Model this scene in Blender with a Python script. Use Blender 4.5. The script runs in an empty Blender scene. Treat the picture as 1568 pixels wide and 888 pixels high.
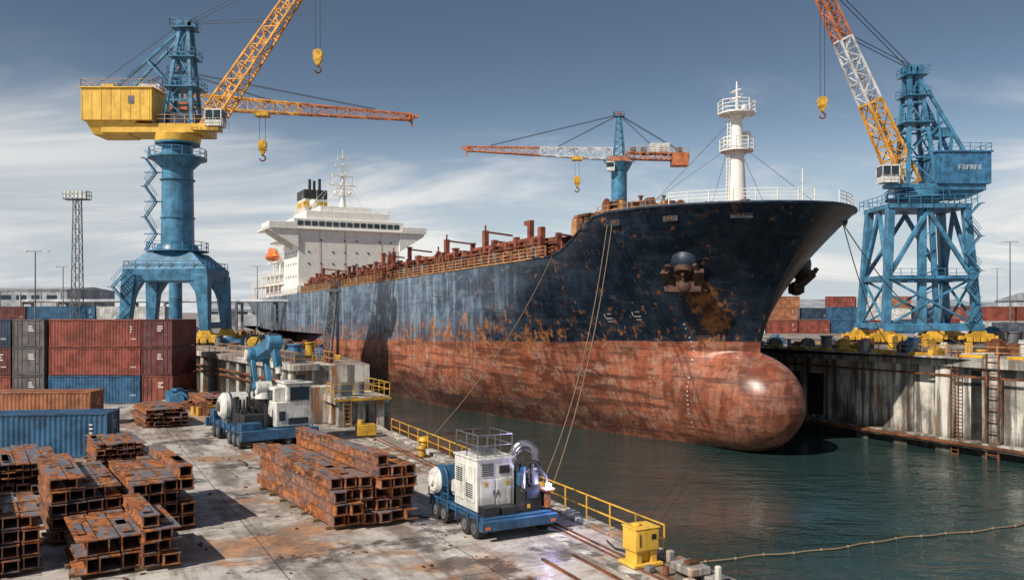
import bpy, math, random
from mathutils import Vector, Matrix
RN=random.Random(7)
scene=bpy.context.scene
V=Vector
# ------------------------------------------------------------ mesh builder
class MB:
    def __init__(s): s.v=[]; s.f=[]
    def add(s,vs,fs):
        o=len(s.v); s.v+= [tuple(p) for p in vs]; s.f+=[tuple(i+o for i in f) for f in fs]
    def hexa(s,b,t):
        s.add(list(b)+list(t),[(3,2,1,0),(4,5,6,7),(0,1,5,4),(1,2,6,5),(2,3,7,6),(3,0,4,7)])
    def box(s,x0,x1,y0,y1,z0,z1):
        s.hexa([(x0,y0,z0),(x1,y0,z0),(x1,y1,z0),(x0,y1,z0)],[(x0,y0,z1),(x1,y0,z1),(x1,y1,z1),(x0,y1,z1)])
    def cbox(s,c,sz,rz=0):
        M=Matrix.Rotation(rz,3,'Z'); a,b,h=sz[0]/2,sz[1]/2,sz[2]/2; c=V(c)
        s.hexa([c+M@V((x,y,-h)) for x,y in((-a,-b),(a,-b),(a,b),(-a,b))],[c+M@V((x,y,h)) for x,y in((-a,-b),(a,-b),(a,b),(-a,b))])
    def frus(s,c0,a0,b0,c1,a1,b1):
        s.hexa([(c0[0]+x*a0/2,c0[1]+y*b0/2,c0[2]) for x,y in((-1,-1),(1,-1),(1,1),(-1,1))],[(c1[0]+x*a1/2,c1[1]+y*b1/2,c1[2]) for x,y in((-1,-1),(1,-1),(1,1),(-1,1))])
    def frame(s,p,q):
        a=(q-p).normalized(); up=V((0,0,1)) if abs(a.z)<.95 else V((0,1,0))
        sd=a.cross(up).normalized(); return a,sd,sd.cross(a).normalized()
    def beam(s,p,q,w,h=None):
        p=V(p);q=V(q);h=h or w
        if (q-p).length<1e-5: return
        a,sd,u=s.frame(p,q)
        f=lambda c:[c-sd*w/2-u*h/2,c+sd*w/2-u*h/2,c+sd*w/2+u*h/2,c-sd*w/2+u*h/2]
        A=f(p);B=f(q)
        s.add(A+B,[(0,1,2,3),(7,6,5,4),(4,5,1,0),(5,6,2,1),(6,7,3,2),(7,4,0,3)])
    def cyl(s,p,q,r,r2=None,n=12,caps=True):
        p=V(p);q=V(q);r2=r if r2 is None else r2
        a,sd,u=s.frame(p,q); A=[];B=[]
        for i in range(n):
            t=2*math.pi*i/n; k=sd*math.cos(t)+u*math.sin(t); A.append(p+k*r);B.append(q+k*r2)
        fs=[((i+1)%n,i,n+i,n+(i+1)%n) for i in range(n)]
        if caps: fs+=[tuple(range(n)),tuple(reversed(range(n,2*n)))]
        s.add(A+B,fs)
    def tube(s,pts,r,n=8):
        pts=[V(p) for p in pts]; rings=[]
        ref=None
        for i,p in enumerate(pts):
            a=(pts[min(i+1,len(pts)-1)]-pts[max(i-1,0)]).normalized()
            if ref is None:
                up=V((0,0,1)) if abs(a.z)<.9 else V((0,1,0)); sd=a.cross(up).normalized()
            else: sd=(ref-a*ref.dot(a)).normalized()
            ref=sd; u=sd.cross(a)
            rings.append([p+(sd*math.cos(2*math.pi*k/n)+u*math.sin(2*math.pi*k/n))*r for k in range(n)])
        fs=[]
        for i in range(len(pts)-1):
            for k in range(n): fs.append((i*n+(k+1)%n,i*n+k,(i+1)*n+k,(i+1)*n+(k+1)%n))
        fs+= [tuple(range(n)),tuple(reversed(range((len(pts)-1)*n,len(pts)*n)))]
        s.add([p for r_ in rings for p in r_],fs)
    def ball(s,c,rx,ry=None,rz=None,nu=16,nv=10):
        ry=ry or rx; rz=rz or rx; vs=[];fs=[]
        for j in range(nv+1):
            ph=math.pi*j/nv
            for i in range(nu):
                t=2*math.pi*i/nu; vs.append((c[0]+rx*math.sin(ph)*math.cos(t),c[1]+ry*math.sin(ph)*math.sin(t),c[2]+rz*math.cos(ph)))
        for j in range(nv):
            for i in range(nu):
                fs.append((j*nu+i,(j+1)*nu+i,(j+1)*nu+(i+1)%nu,j*nu+(i+1)%nu))
        s.add(vs,fs)
    def lattice(s,p,q,w0,w1,h0,h1,n,c,d,t0=0,t1=1):
        p=V(p);q=V(q);a,sd,u=s.frame(p,q)
        def st(i):
            t=t0+(t1-t0)*i/n; w=w0+(w1-w0)*t; h=h0+(h1-h0)*t; o=p+(q-p)*t
            return [o-sd*w/2-u*h/2,o+sd*w/2-u*h/2,o+sd*w/2+u*h/2,o-sd*w/2+u*h/2]
        S=[st(i) for i in range(n+1)]
        for i in range(n):
            for k in range(4):
                s.beam(S[i][k],S[i+1][k],c)
                k2=(k+1)%4
                if i%2==0: s.beam(S[i][k],S[i+1][k2],d)
                else: s.beam(S[i][k2],S[i+1][k],d)
                s.beam(S[i][k],S[i][k2],d)
        for k in range(4): s.beam(S[n][k],S[n][(k+1)%4],c)
    def rail(s,pts,h=1.1,sp=1.8,r=.03,nr=2,n=5,close=False):
        pts=[V(p) for p in pts]
        if close: pts=pts+[pts[0]]
        for i in range(len(pts)-1):
            a,b=pts[i],pts[i+1]; L=(b-a).length; k=max(1,round(L/sp))
            for j in range(k+(1 if i==len(pts)-2 else 0)):
                p=a+(b-a)*j/k; s.beam(p,p+V((0,0,h)),r*2)
            for m in range(nr):
                z=V((0,0,h*(m+1)/nr)); s.beam(a+z,b+z,r*1.7)
ALL=[]
class Grp:
    def __init__(s,name,loc=(0,0,0),rz=0):
        s.e=bpy.data.objects.new(name,None); s.e.location=loc; s.e.rotation_euler=(0,0,rz); s.e.empty_display_size=.5
        scene.collection.objects.link(s.e); s.p={}; ALL.append(s)
    def __call__(s,part,mat,bevel=0):
        if part not in s.p: s.p[part]=(MB(),mat,bevel)
        return s.p[part][0]
    def done(s):
        for k,(m,mat,bv) in s.p.items():
            if m.v: o=mkobj(k,m,mat,bv); o.parent=s.e
def mkobj(name,m,mat,bevel=0,ang=35,loc=(0,0,0),rz=0):
    me=bpy.data.meshes.new(name); me.from_pydata(m.v,[],m.f); me.update()
    me.polygons.foreach_set('use_smooth',[True]*len(me.polygons)); me.set_sharp_from_angle(angle=math.radians(ang))
    me.materials.append(mat); o=bpy.data.objects.new(name,me); scene.collection.objects.link(o)
    o.location=loc; o.rotation_euler=(0,0,rz)
    if bevel:
        b=o.modifiers.new('b','BEVEL'); b.width=bevel; b.segments=2; b.limit_method='ANGLE'; b.angle_limit=math.radians(50)
    return o
# ------------------------------------------------------------ materials
class NT:
    def __init__(s,name,world=False):
        if world: s.t=name.node_tree
        else:
            s.m=bpy.data.materials.new(name); s.m.use_nodes=True; s.t=s.m.node_tree
        s.t.nodes.clear()
    def n(s,t,ins=None,**kw):
        x=s.t.nodes.new(t)
        for k,v in kw.items(): setattr(x,k,v)
        for k,v in (ins or {}).items():
            i=x.inputs[k]
            if isinstance(v,bpy.types.NodeSocket): s.t.links.new(v,i)
            else: i.default_value=v
        return x
    def mix(s,f,a,b,bl='MIX'):
        x=s.n('ShaderNodeMix',data_type='RGBA',blend_type=bl)
        for i,v in((0,f),(6,a),(7,b)):
            if isinstance(v,bpy.types.NodeSocket): s.t.links.new(v,x.inputs[i])
            else: x.inputs[i].default_value=v if i==0 else (*v[:3],1)
        return x.outputs[2]
    def mth(s,op,a,b=0.0,c=None,clamp=False):
        x=s.n('ShaderNodeMath',operation=op); x.use_clamp=clamp
        for i,v in enumerate((a,b) if c is None else (a,b,c)):
            if isinstance(v,bpy.types.NodeSocket): s.t.links.new(v,x.inputs[i])
            else: x.inputs[i].default_value=v
        return x.outputs[0]
    def sst(s,v,a,b,o0=0.0,o1=1.0):
        x=s.n('ShaderNodeMapRange',{'Value':v,'From Min':a,'From Max':b,'To Min':o0,'To Max':o1},interpolation_type='SMOOTHSTEP'); return x.outputs[0]
    def co(s,w='Object'): return s.n('ShaderNodeTexCoord').outputs[w]
    def mp(s,v,sc=(1,1,1),rot=(0,0,0),loc=(0,0,0)):
        return s.n('ShaderNodeMapping',{'Vector':v,'Scale':sc,'Rotation':rot,'Location':loc}).outputs[0]
    def noise(s,v,sc,det=4,ro=.55,dist=0):
        return s.n('ShaderNodeTexNoise',{'Vector':v,'Scale':sc,'Detail':min(det,5.5),'Roughness':ro,'Distortion':dist}).outputs[0]
    def out(s,col,rough,metal=0.0,bump=None,bs=.3,bd=.05,**kw):
        ins={'Base Color':col if isinstance(col,bpy.types.NodeSocket) else (*col,1),'Roughness':rough,'Metallic':metal}; ins.update(kw)
        if bump is not None: ins['Normal']=s.n('ShaderNodeBump',{'Height':bump,'Strength':bs,'Distance':bd}).outputs[0]
        b=s.n('ShaderNodeBsdfPrincipled',ins); s.t.links.new(b.outputs[0],s.n('ShaderNodeOutputMaterial').inputs[0]); return s.m
RUST=(.20,.065,.022)
def rndco(t,zo=True):
    c0=t.co(); rnd=t.n('ShaderNodeObjectInfo').outputs['Random']
    return t.n('ShaderNodeVectorMath',{0:c0,1:t.mth('MULTIPLY',rnd,37.0)},operation='ADD').outputs[0]
def paint(name,col,rust=.35,dirt=.5,rough=.5,metal=0.0,sc=1.0,bs=.25,rc=RUST,var=.35):
    t=NT(name); c=rndco(t)
    n1=t.noise(c,.7*sc,3,.6); n2=t.noise(c,2.2*sc,5,.7); n3=t.noise(t.mp(c,(2.5*sc,2.5*sc,.25*sc)),1.3,4,.6)
    dk=tuple(x*(1-var) for x in col); lt=tuple(min(1,x*(1+var*.6)+.01) for x in col)
    b=t.mix(t.sst(n1,.35,.65),dk,lt)
    b=t.mix(t.mth('MULTIPLY',t.sst(n3,.48,.72),dirt),b,(.05,.042,.036))
    th=.74-.32*rust
    m=t.sst(t.mth('ADD',t.mth('MULTIPLY',n2,.65),t.mth('MULTIPLY',n3,.35)),th-.03,th+.05)
    rcn=t.mix(t.sst(n2,.4,.7),tuple(x*1.5 for x in rc),tuple(x*.45 for x in rc))
    b=t.mix(m,b,rcn)
    r=t.mth('ADD',t.mth('MULTIPLY',m,.85-rough),t.mth('ADD',rough-.1,t.mth('MULTIPLY',n1,.2)),clamp=True)
    return t.out(b,r,metal,t.mth('ADD',n2,t.mth('MULTIPLY',m,.3)),bs,.02)
def flat(name,col,rough=.5,metal=0.0,em=None,es=0):
    t=NT(name); c=t.co(); n=t.noise(c,3,3); b=t.mix(n,tuple(x*.7 for x in col),tuple(min(1,x*1.25) for x in col))
    kw={}
    if em: kw={'Emission Color':(*em,1),'Emission Strength':es}
    return t.out(b,rough,metal,**kw)
def concrete(name,col=(.36,.34,.31),stain=.6,rustq=.5):
    t=NT(name); c=t.co()
    n1=t.noise(c,.22,5,.65); n2=t.noise(c,2.5,5,.72); st=t.noise(t.mp(c,(1.1,1.1,.07)),1.0,5,.65); st2=t.noise(t.mp(c,(.7,.7,.12),loc=(9,4,2)),1.0,5,.65)
    z=t.n('ShaderNodeSeparateXYZ',{0:c}).outputs[2]
    b=t.mix(t.sst(n1,.38,.60),tuple(x*.42 for x in col),tuple(min(.7,x*1.4) for x in col))
    b=t.mix(t.mth('MULTIPLY',t.sst(n2,.4,.7),.4),b,(.56,.53,.48))
    b=t.mix(t.mth('MULTIPLY',t.sst(st,.45,.57),stain),b,(.045,.04,.036))
    b=t.mix(t.mth('MULTIPLY',t.sst(st2,.53,.63),rustq),b,(.30,.12,.035))
    wet=t.sst(t.mth('ADD',z,t.mth('MULTIPLY',n1,2.0)),-.6,-2.8)
    b=t.mix(t.mth('MULTIPLY',wet,.85),b,(.03,.033,.025))
    return t.out(b,.85,0,n2,.5,.04),t
def steelmat():
    t=NT('rusted_structural_steel'); c=rndco(t)
    a=t.noise(t.mp(c,(.35,2,2)),1.0,5,.7); b_=t.noise(c,3.0,5,.72); k=t.noise(t.mp(c,(.5,1.6,1.6),loc=(30,3,8)),1.0,4,.6)
    b=t.mix(t.sst(a,.35,.58),(.055,.025,.017),(.32,.10,.03)); b=t.mix(t.mth('MULTIPLY',t.sst(b_,.48,.62),.85),b,(.52,.21,.065))
    b=t.mix(t.mth('MULTIPLY',t.sst(b_,.46,.34),.7),b,(.035,.02,.017))
    nz=t.n('ShaderNodeSeparateXYZ',{0:t.n('ShaderNodeNewGeometry').outputs['Normal']}).outputs[2]
    b=t.mix(t.mth('MULTIPLY',t.sst(k,.46,.56),t.sst(nz,.2,.9,.3,.8)),b,t.mix(b_,(.07,.09,.12),(.24,.27,.31)))  # mill-scale patches, strengthened on upward faces to paint in their grey-blue sheen
    return t.out(b,t.sst(k,.4,.6,.8,.45),.12,b_,.5,.02)
M={}
M['bcr']=paint('blue_crane_paint',(.05,.20,.34),.33,.42,.42)
M['blue']=paint('blue_paint',(.035,.16,.31),.34,.45,.42,sc=1.5)
M['bluev']=paint('blue_vehicle_paint',(.022,.10,.21),.45,.65,.45,sc=2.2)
M['bluedk']=paint('dark_blue_paint',(.012,.03,.06),.45,.5,.5)
M['yel']=paint('yellow_paint',(.66,.37,.03),.42,.5,.45)
M['yelh']=paint('yellow_housing_paint',(.78,.47,.06),.15,.25,.45,var=.15)
M['yelj']=paint('yellow_boom_paint',(.74,.34,.03),.45,.3,.5)
M['ora']=paint('orange_boom_paint',(.52,.17,.06),.4,.4,.55)
M['whj']=paint('white_boom_paint',(.62,.62,.62),.35,.3,.5)
M['white']=paint('white_paint',(.82,.80,.75),.12,.12,.45,var=.06)
M['cream']=paint('cream_paint',(.68,.67,.62),.30,.5,.4,sc=2.2,var=.18)
M['black']=paint('black_paint',(.02,.02,.022),.2,.2,.45)
M['grey']=paint('grey_steel',(.14,.15,.16),.3,.4,.5,.3)
M['metal']=paint('bare_metal',(.35,.35,.36),.25,.4,.3,.85)
M['rust']=paint('rusty_steel',(.17,.06,.026),.6,.4,.75,.15,sc=1.2,var=.6,rc=(.28,.095,.028))
M['steel']=steelmat()
M['deck']=paint('rust_red_deck_paint',(.25,.065,.035),.45,.4,.7,var=.5,rc=(.30,.10,.03))
M['rail']=paint('weathered_rail',(.46,.25,.11),.6,.3,.6,rc=(.34,.12,.03))
M['glass']=flat('dark_glass',(.02,.035,.05),.08)
M['rub']=flat('rubber',(.02,.02,.02),.8)
M['rope']=flat('rope_fibre',(.24,.17,.11),.9)
M['cable']=flat('steel_cable',(.04,.04,.045),.5,.4)
M['liferaft']=paint('orange_gelcoat',(.78,.18,.03),.15,.2,.4,var=.15)
M['wood']=paint('weathered_wood',(.26,.16,.08),.3,.5,.8,var=.5)
M['conc'],_=concrete('weathered_concrete',(.50,.47,.42),.82,.85)
M['concL'],_=concrete('pale_concrete',(.42,.40,.36),.65,.6)
M['wh2']=paint('warehouse_cladding',(.34,.37,.40),.1,.4,.6,sc=.3)
M['wh3']=paint('pale_cladding',(.44,.47,.50),.1,.4,.6,sc=.3)
M['whb']=paint('blue_cladding',(.10,.22,.36),.15,.3,.6,sc=.3)
M['anchor']=paint('rusted_cast_iron',(.07,.032,.02),.55,.5,.8,var=.5,rc=(.2,.07,.02),sc=2)
M['arc']=flat('welding_arc',(.8,.7,1),.5,0,(.72,.6,1),90)
CC={'red':paint('container_red',(.24,.055,.035),.32,.5,.5,sc=1.3),'dred':paint('container_maroon',(.13,.032,.03),.3,.5,.5,sc=1.3),
 'blue':paint('container_blue',(.024,.10,.20),.35,.45,.45,sc=1.3),'navy':paint('container_navy',(.02,.04,.08),.25,.4,.5,sc=1.3),
 'ora':paint('container_orange',(.34,.13,.06),.4,.4,.5,sc=1.3),'white':paint('container_white',(.58,.58,.57),.25,.4,.5,sc=1.3),'grey':paint('container_grey',(.12,.11,.11),.35,.5,.5,sc=1.3)}
# hull
def hullmat():
    t=NT('ship_hull_paint'); c=t.co(); xyz=t.n('ShaderNodeSeparateXYZ',{0:c}); x,y,z=xyz.outputs
    pa=t.noise(t.mp(c,(.16,.16,.28)),1.0,5.5,.72); pf=t.noise(c,1.1,5.5,.72); hz=t.noise(t.mp(c,(.09,.09,1.1)),1.0,4,.65)
    bnd=t.mth('ADD',t.mth('ADD',z,t.mth('MULTIPLY',x,.0245)),t.mth('MULTIPLY',t.mth('SUBTRACT',hz,.5),.4))
    up=t.sst(t.mth('ADD',bnd,t.mth('MULTIPLY',t.mth('SUBTRACT',pf,.5),.4)),6.0,6.13)
    st=t.noise(t.mp(c,(.7,.7,.09)),1.0,5.5,.66); stf=t.noise(t.mp(c,(2.4,2.4,.22)),1.0,5.5,.66)
    pb=t.noise(t.mp(c,(.4,.4,.8),loc=(11,5,7)),1.0,5.5,.75)
    pv=t.n('ShaderNodeCombineXYZ',{0:x,1:z,2:0.0}).outputs[0]
    br=t.n('ShaderNodeTexBrick',{'Vector':pv,'Scale':1.0,'Mortar Size':.03,'Mortar Smooth':.3,'Brick Width':7.5,'Row Height':2.1,'Color1':(0.24,.24,.24,1),'Color2':(.76,.76,.76,1),'Mortar':(.5,.5,.5,1)})
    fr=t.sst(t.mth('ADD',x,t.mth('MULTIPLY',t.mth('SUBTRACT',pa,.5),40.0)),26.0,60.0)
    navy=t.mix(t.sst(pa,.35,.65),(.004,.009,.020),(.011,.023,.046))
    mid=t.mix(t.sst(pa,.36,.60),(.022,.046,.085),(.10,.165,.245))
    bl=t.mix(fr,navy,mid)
    bl=t.mix(t.mth('MULTIPLY',t.mth('MULTIPLY',t.sst(st,.48,.60),t.mth('ADD',t.mth('MULTIPLY',fr,.9),.07)),.6),bl,(.31,.38,.46))
    bl=t.mix(t.mth('MULTIPLY',t.sst(pb,.54,.62),t.mth('ADD',t.mth('MULTIPLY',fr,.5),.06)),bl,(.30,.36,.42))
    bl=t.mix(t.mth('MULTIPLY',t.sst(hz,.54,.64),.45),bl,(.04,.06,.085))
    bl=t.mix(t.mth('MULTIPLY',t.sst(stf,.48,.62),.6),bl,(.014,.016,.022))
    rd=t.mix(t.sst(pa,.38,.58),(.17,.046,.026),(.42,.125,.062))
    rd=t.mix(t.mth('MULTIPLY',t.sst(st,.47,.60),.45),rd,(.52,.25,.16))
    rd=t.mix(t.mth('MULTIPLY',t.sst(pb,.50,.59),t.sst(x,10.0,26.0,.30,.62)),rd,(.45,.31,.25))
    rd=t.mix(t.mth('MULTIPLY',t.sst(hz,.49,.60),.7),rd,(.085,.032,.023))
    rd=t.mix(t.mth('MULTIPLY',t.sst(pf,.53,.63),.6),rd,(.09,.05,.038))
    rd=t.mix(t.mth('MULTIPLY',t.sst(stf,.50,.62),.4),rd,(.10,.038,.025))
    low=t.mth('MULTIPLY',t.sst(t.mth('ADD',z,t.mth('MULTIPLY',pa,2.5)),3.9,-2.0),t.sst(x,13.0,32.0,.32,1.0))  # painted shade: lower hull darkens towards the waterline, more strongly aft of the bow
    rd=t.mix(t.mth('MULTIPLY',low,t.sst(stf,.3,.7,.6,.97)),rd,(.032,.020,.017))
    b=t.mix(up,rd,bl)
    near=t.mth('SUBTRACT',1.0,t.sst(t.mth('ABSOLUTE',t.mth('SUBTRACT',bnd,6.8)),.2,4.2))
    rm=t.mth('ADD',t.mth('ADD',t.mth('MULTIPLY',stf,.5),t.mth('MULTIPLY',pb,.5)),t.mth('MULTIPLY',near,t.sst(x,14.0,38.0,.03,.095)))
    rm=t.mth('ADD',rm,t.sst(z,14.0,17.5,0.0,.015))
    dx=t.mth('ABSOLUTE',t.mth('SUBTRACT',x,10.8)); a=t.mth('MULTIPLY',t.mth('SUBTRACT',1.0,t.sst(dx,.3,1.9)),t.mth('MULTIPLY',t.sst(z,5.2,9.5),t.mth('SUBTRACT',1.0,t.sst(z,11.8,13.6))))
    rm=t.mth('ADD',rm,t.mth('MULTIPLY',a,.18))
    mask=t.sst(rm,.565,.63)
    b=t.mix(t.mth('MULTIPLY',mask,.92),b,t.mix(t.sst(pf,.38,.62),(.09,.032,.013),(.40,.15,.04)))
    b=t.mix(t.mth('MULTIPLY',br.outputs['Fac'],.5),b,(.02,.02,.022))
    b=t.mix(.34,b,br.outputs['Color'],'OVERLAY')
    h=t.mth('ADD',t.mth('MULTIPLY',pf,.3),t.mth('ADD',t.mth('MULTIPLY',t.noise(t.mp(c,(.45,.45,.5)),1,2),1.3),t.mth('MULTIPLY',br.outputs['Fac'],-.35)))
    r=t.mth('ADD',t.mth('MULTIPLY',mask,.35),t.sst(pa,.3,.7,.28,.46),clamp=True)
    return t.out(b,r,0,h,.38,.10)
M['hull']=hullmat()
def groundmat(name,dark=1.0):
    t=NT(name); c=t.co(); rc=t.mp(c,(1,1,1),(0,0,math.radians(-27.5)))
    n1=t.noise(rc,.10,5.5,.68); n2=t.noise(rc,.9,5.5,.75); n3=t.noise(rc,7,3,.7); stv=t.noise(t.mp(rc,(.5,.07,1)),1.0,5,.68); n4=t.noise(t.mp(rc,(1,1,1),loc=(41,12,0)),.15,5.5,.72,.6)
    b=t.mix(t.sst(n1,.37,.61),(.22*dark,.195*dark,.17*dark),(.54*dark,.495*dark,.445*dark))
    b=t.mix(t.mth('MULTIPLY',t.sst(n2,.46,.64),.65),b,(.66*dark,.63*dark,.59*dark))
    b=t.mix(t.mth('MULTIPLY',t.sst(n2,.47,.34),.55),b,(.14,.11,.085))
    b=t.mix(t.mth('MULTIPLY',t.sst(stv,.49,.61),.72),b,(.13,.095,.072))
    b=t.mix(t.mth('MULTIPLY',t.sst(n4,.51,.61),t.sst(n2,.35,.6,.40,.9)),b,t.mix(t.sst(n2,.4,.62),(.17,.07,.033),(.44,.21,.09)))
    dk=t.noise(t.mp(rc,(1,1,1),loc=(5,77,0)),.26,5.5,.72)
    b=t.mix(t.mth('MULTIPLY',t.sst(dk,.54,.61),.75),b,(.06,.05,.046))
    br=t.n('ShaderNodeTexBrick',{'Vector':rc,'Scale':1.0,'Mortar Size':.03,'Mortar Smooth':.4,'Brick Width':6.2,'Row Height':5.0,'Color1':(.38,.38,.38,1),'Color2':(.62,.62,.62,1),'Mortar':(.5,.5,.5,1)},offset=0.0)
    b=t.mix(.35,b,br.outputs['Color'],'OVERLAY')
    b=t.mix(t.mth('MULTIPLY',br.outputs['Fac'],.75),b,(.05,.04,.035))
    r=t.sst(n1,.35,.62,.9,.45)
    r=t.mth('SUBTRACT',r,t.mth('MULTIPLY',t.sst(dk,.5,.6),.30),clamp=True)
    return t.out(b,r,0,t.mth('ADD',t.mth('ADD',n3,n2),t.mth('MULTIPLY',br.outputs['Fac'],-1.0)),.35,.03)
M['ground']=groundmat('quay_concrete'); M['land']=groundmat('yard_surface',.72)
def watermat():
    t=NT('harbour_water'); c=t.co(); 
    a=t.noise(t.mp(c,(.36,.75,1),(0,0,.3)),1.0,3,.5,.6); b=t.noise(t.mp(c,(1.3,2.7,1),(0,0,-.25)),1.0,3,.6,.3); k=t.noise(c,.07,3)
    h=t.mth('ADD',a,t.mth('MULTIPLY',b,.42)); h=t.mth('MULTIPLY',h,t.sst(k,.38,.62,.35,1.9))
    col=t.mix(t.noise(c,.05,2),(.012,.032,.032),(.028,.062,.060))
    return t.out(col,.04,0,h,.55,.30,IOR=1.42)
M['water']=watermat()
# ------------------------------------------------------------ ground, walls, water
def poly(name,pts,z,mat):
    import bmesh
    bm=bmesh.new(); f=bm.faces.new([bm.verts.new((x,y,z)) for x,y in pts]); bmesh.ops.triangulate(bm,faces=[f])
    bmesh.ops.recalc_face_normals(bm,faces=bm.faces)
    for f in bm.faces:
        if f.normal.z<0: f.normal_flip()
    me=bpy.data.meshes.new(name); bm.to_mesh(me); me.materials.append(mat); o=bpy.data.objects.new(name,me); scene.collection.objects.link(o); return o
WZ=-4.2; UZ=4.3
poly('ground',[(-3000,105),(-41.9,105),(-15.6,66.6),(-11.5,68.5),(-55,185),(-98,300),(-68.5,300),(43.3,71.8),(225,-299),(3000,-300),(3000,6000),(-3000,6000)],UZ,M['land'])
poly('quay_pavement',[(-300,-300),(158.5,-300),(6.8,27),(-8.5,60),(-11.5,68.5),(-15.6,66.6),(-41.9,105),(-300,105)],0,M['ground'])
poly('water',[(-160,-320),(320,-320),(320,320),(-160,320)],WZ,M['water'])
def wallstrip(m,a,b,z0,z1,th):
    a=V((*a,0));b=V((*b,0)); d=(b-a).normalized(); n=V((-d.y,d.x,0))
    p=[a,b,b+n*th,a+n*th]; m.hexa([q+V((0,0,z0)) for q in p],[q+V((0,0,z1)) for q in p])
m=MB(); wallstrip(m,(158.5,-300),(6.8,27),-7,-.01,.8); wallstrip(m,(6.8,27),(-8.5,60),-7,-.01,.8); wallstrip(m,(-8.5,60),(-11.5,68.5),-7,-.01,.8)
mkobj('quay_wall',m,M['conc'])
m=MB(); wallstrip(m,(43,-51),(6.85,27),.004,.14,.7)
a=V((6.85,27,0)); b=V((-8.45,60,0)); n_=18
for i in range(n_):
    p=a.lerp(b,i/n_+.001); q=a.lerp(b,(i+1)/n_-.001); wallstrip(m,(p.x,p.y),(q.x,q.y),.004,.14+RN.uniform(-.015,.015),.7)
mkobj('quay_kerb',m,M['concL'],.03)
m=MB(); wallstrip(m,(-11.5,68.5),(-55,185),-7,UZ-.01,1); wallstrip(m,(-55,185),(-98,300),-7,UZ-.01,1); wallstrip(m,(-98,300),(-68.5,300),-7,UZ-.01,1); mkobj('dock_side_wall',m,M['conc'])
g=Grp('retaining_wall')
w=g('wall_face',M['conc']); wallstrip(w,(-300,105.0),(-41.9,105),-.5,UZ-.01,.8); wallstrip(w,(-41.9,105),(-15.6,66.6),-.5,UZ-.01,.6); wallstrip(w,(-15.6,66.6),(-11.5,68.5),-6,UZ-.01,.5)
a=V((-41.9,105,0)); b=V((-15.6,66.6,0)); dd=(b-a).normalized(); nn=V((dd.y,-dd.x,0)); L=(b-a).length
bt=g('buttresses',M['concL'],.04); cp=g('coping',M['concL'],.04); ang=math.atan2(dd.y,dd.x)
k=0
while k<L-1:
    c=a+dd*(k+.6)+nn*.75; bt.cbox((c.x,c.y,2.0),(.9,1.5,4.0),ang); k+=3.1
c=a+dd*L/2+nn*.65; cp.cbox((c.x,c.y,UZ-.1),(L+.6,2.2,.5),ang)
ra=g('railing',M['rail']); ra.rail([a+nn*1.5+V((0,0,UZ+.15)),b+nn*1.5+V((0,0,UZ+.15))],1.0,2.2,.03)
pp=g('pipes',M['rust']); 
for zz in(3.0,2.5): pp.cyl(a+nn*1.65+V((0,0,zz)),b+nn*1.65+V((0,0,zz)),.12)
g=Grp('dock_wall',(43.3,71.8,0),math.atan2(.898,-.44))
w=g('wall_face',M['conc']); w.box(-420,262,-1,0,-7,UZ-.02)
pi=g('pilasters',M['conc'],.05); x=-58
while x<200:
    if not(20<x<31): pi.box(x,x+1.5,0,.75,-7,UZ-.75)
    x+=4.6
g('coping',M['concL'],.05).box(-420,262,-.6,1.05,UZ-.72,UZ+.16)
ld=g('lower_ledge',M['conc'],.05); ld.box(-420,262,.003,1.3,-3.5,-2.9)
rb=g('rubbing_strip',M['rust']); rb.box(-200,262,1.1,1.45,-3.3,-3.05); rb.box(-60,200,.76,.88,2.7,2.88)
fp=g('wall_pipes',M['rust'])
for x in(-16.8,-2.6,11.4,16,34,43,52): fp.cyl((x,.35,-4.5),(x,.35,3.5),.14); fp.cyl((x,.35,3.2),(x,.9,3.9),.14)
dk=g('dark_niches',M['black'])  # flat black slabs painting in the shade of the wall niches
for x in(22,25.4,28.8): dk.box(x,x+2.2,.0,.06,-2.6,1.9)
for x in(-10.4,3.2): dk.box(x,x+1.6,.0,.06,-2.9,3.3)
ldr=g('ladder',M['rust'])
for x in(5.4,6.1): ldr.beam((x,.95,-4.5),(x,.95,5.2),.09)
for i in range(28): ldr.beam((5.4,.95,-4.2+i*.33),(6.1,.95,-4.2+i*.33),.05)
for x in(1.5,2.6): ldr.beam((x,1.1,-4.5),(x,1.1,4.9),.14)
for i in range(9): ldr.beam((1.5,1.1,-3.8+i*1.0),(2.6,1.1,-3.8+i*1.0),.08)
r=g('edge_railing',M['rail']); r.rail([(-50,-.2,UZ+.15),(100,-.2,UZ+.15)],1.0,2.5,.035)
yb=g('edge_kerb',M['yel'],.03)
x=-50
while x<120: yb.box(x,x+2.6,.3,.8,UZ+.165,UZ+.42); x+=RN.uniform(3.2,6)
# ------------------------------------------------------------ ship
LS=208.;BH=12.5
def lerp(a,b,t): return a+(b-a)*t
def interp(z,tab):
    if z<=tab[0][0]: return tab[0][1]
    for (a,x),(b,y) in zip(tab,tab[1:]):
        if z<=b: return lerp(x,y,(z-a)/(b-a))
    return tab[-1][1]
def sm(t): t=max(0,min(1,t)); return t*t*(3-2*t)
def ztop(u):
    main=14.5-.0145*u
    fc=17.5+.012*min(u,10)-.012*max(0,u-10)
    return lerp(fc,main,sm((u-15.5)/9.5))
uc,Lf,Rv,Rz,zb=10.6,6.8,4.1,4.75,.2
def us(z):
    if z>=5.4: r=(17.5-min(z,17.5))/12.1; s=8.2*(1-(1-r)**1.6)
    else: s=8.2+ (5.4-z)*.12
    h=1-((z-zb)/Rz)**2
    if h>0:
        bu=uc-Lf*math.sqrt(h)
        k=1.5; hh=max(0,min(1,.5+.5*(s-bu)/k)); s=lerp(s,bu,hh)-k*hh*(1-hh)*.6
    return s
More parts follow.
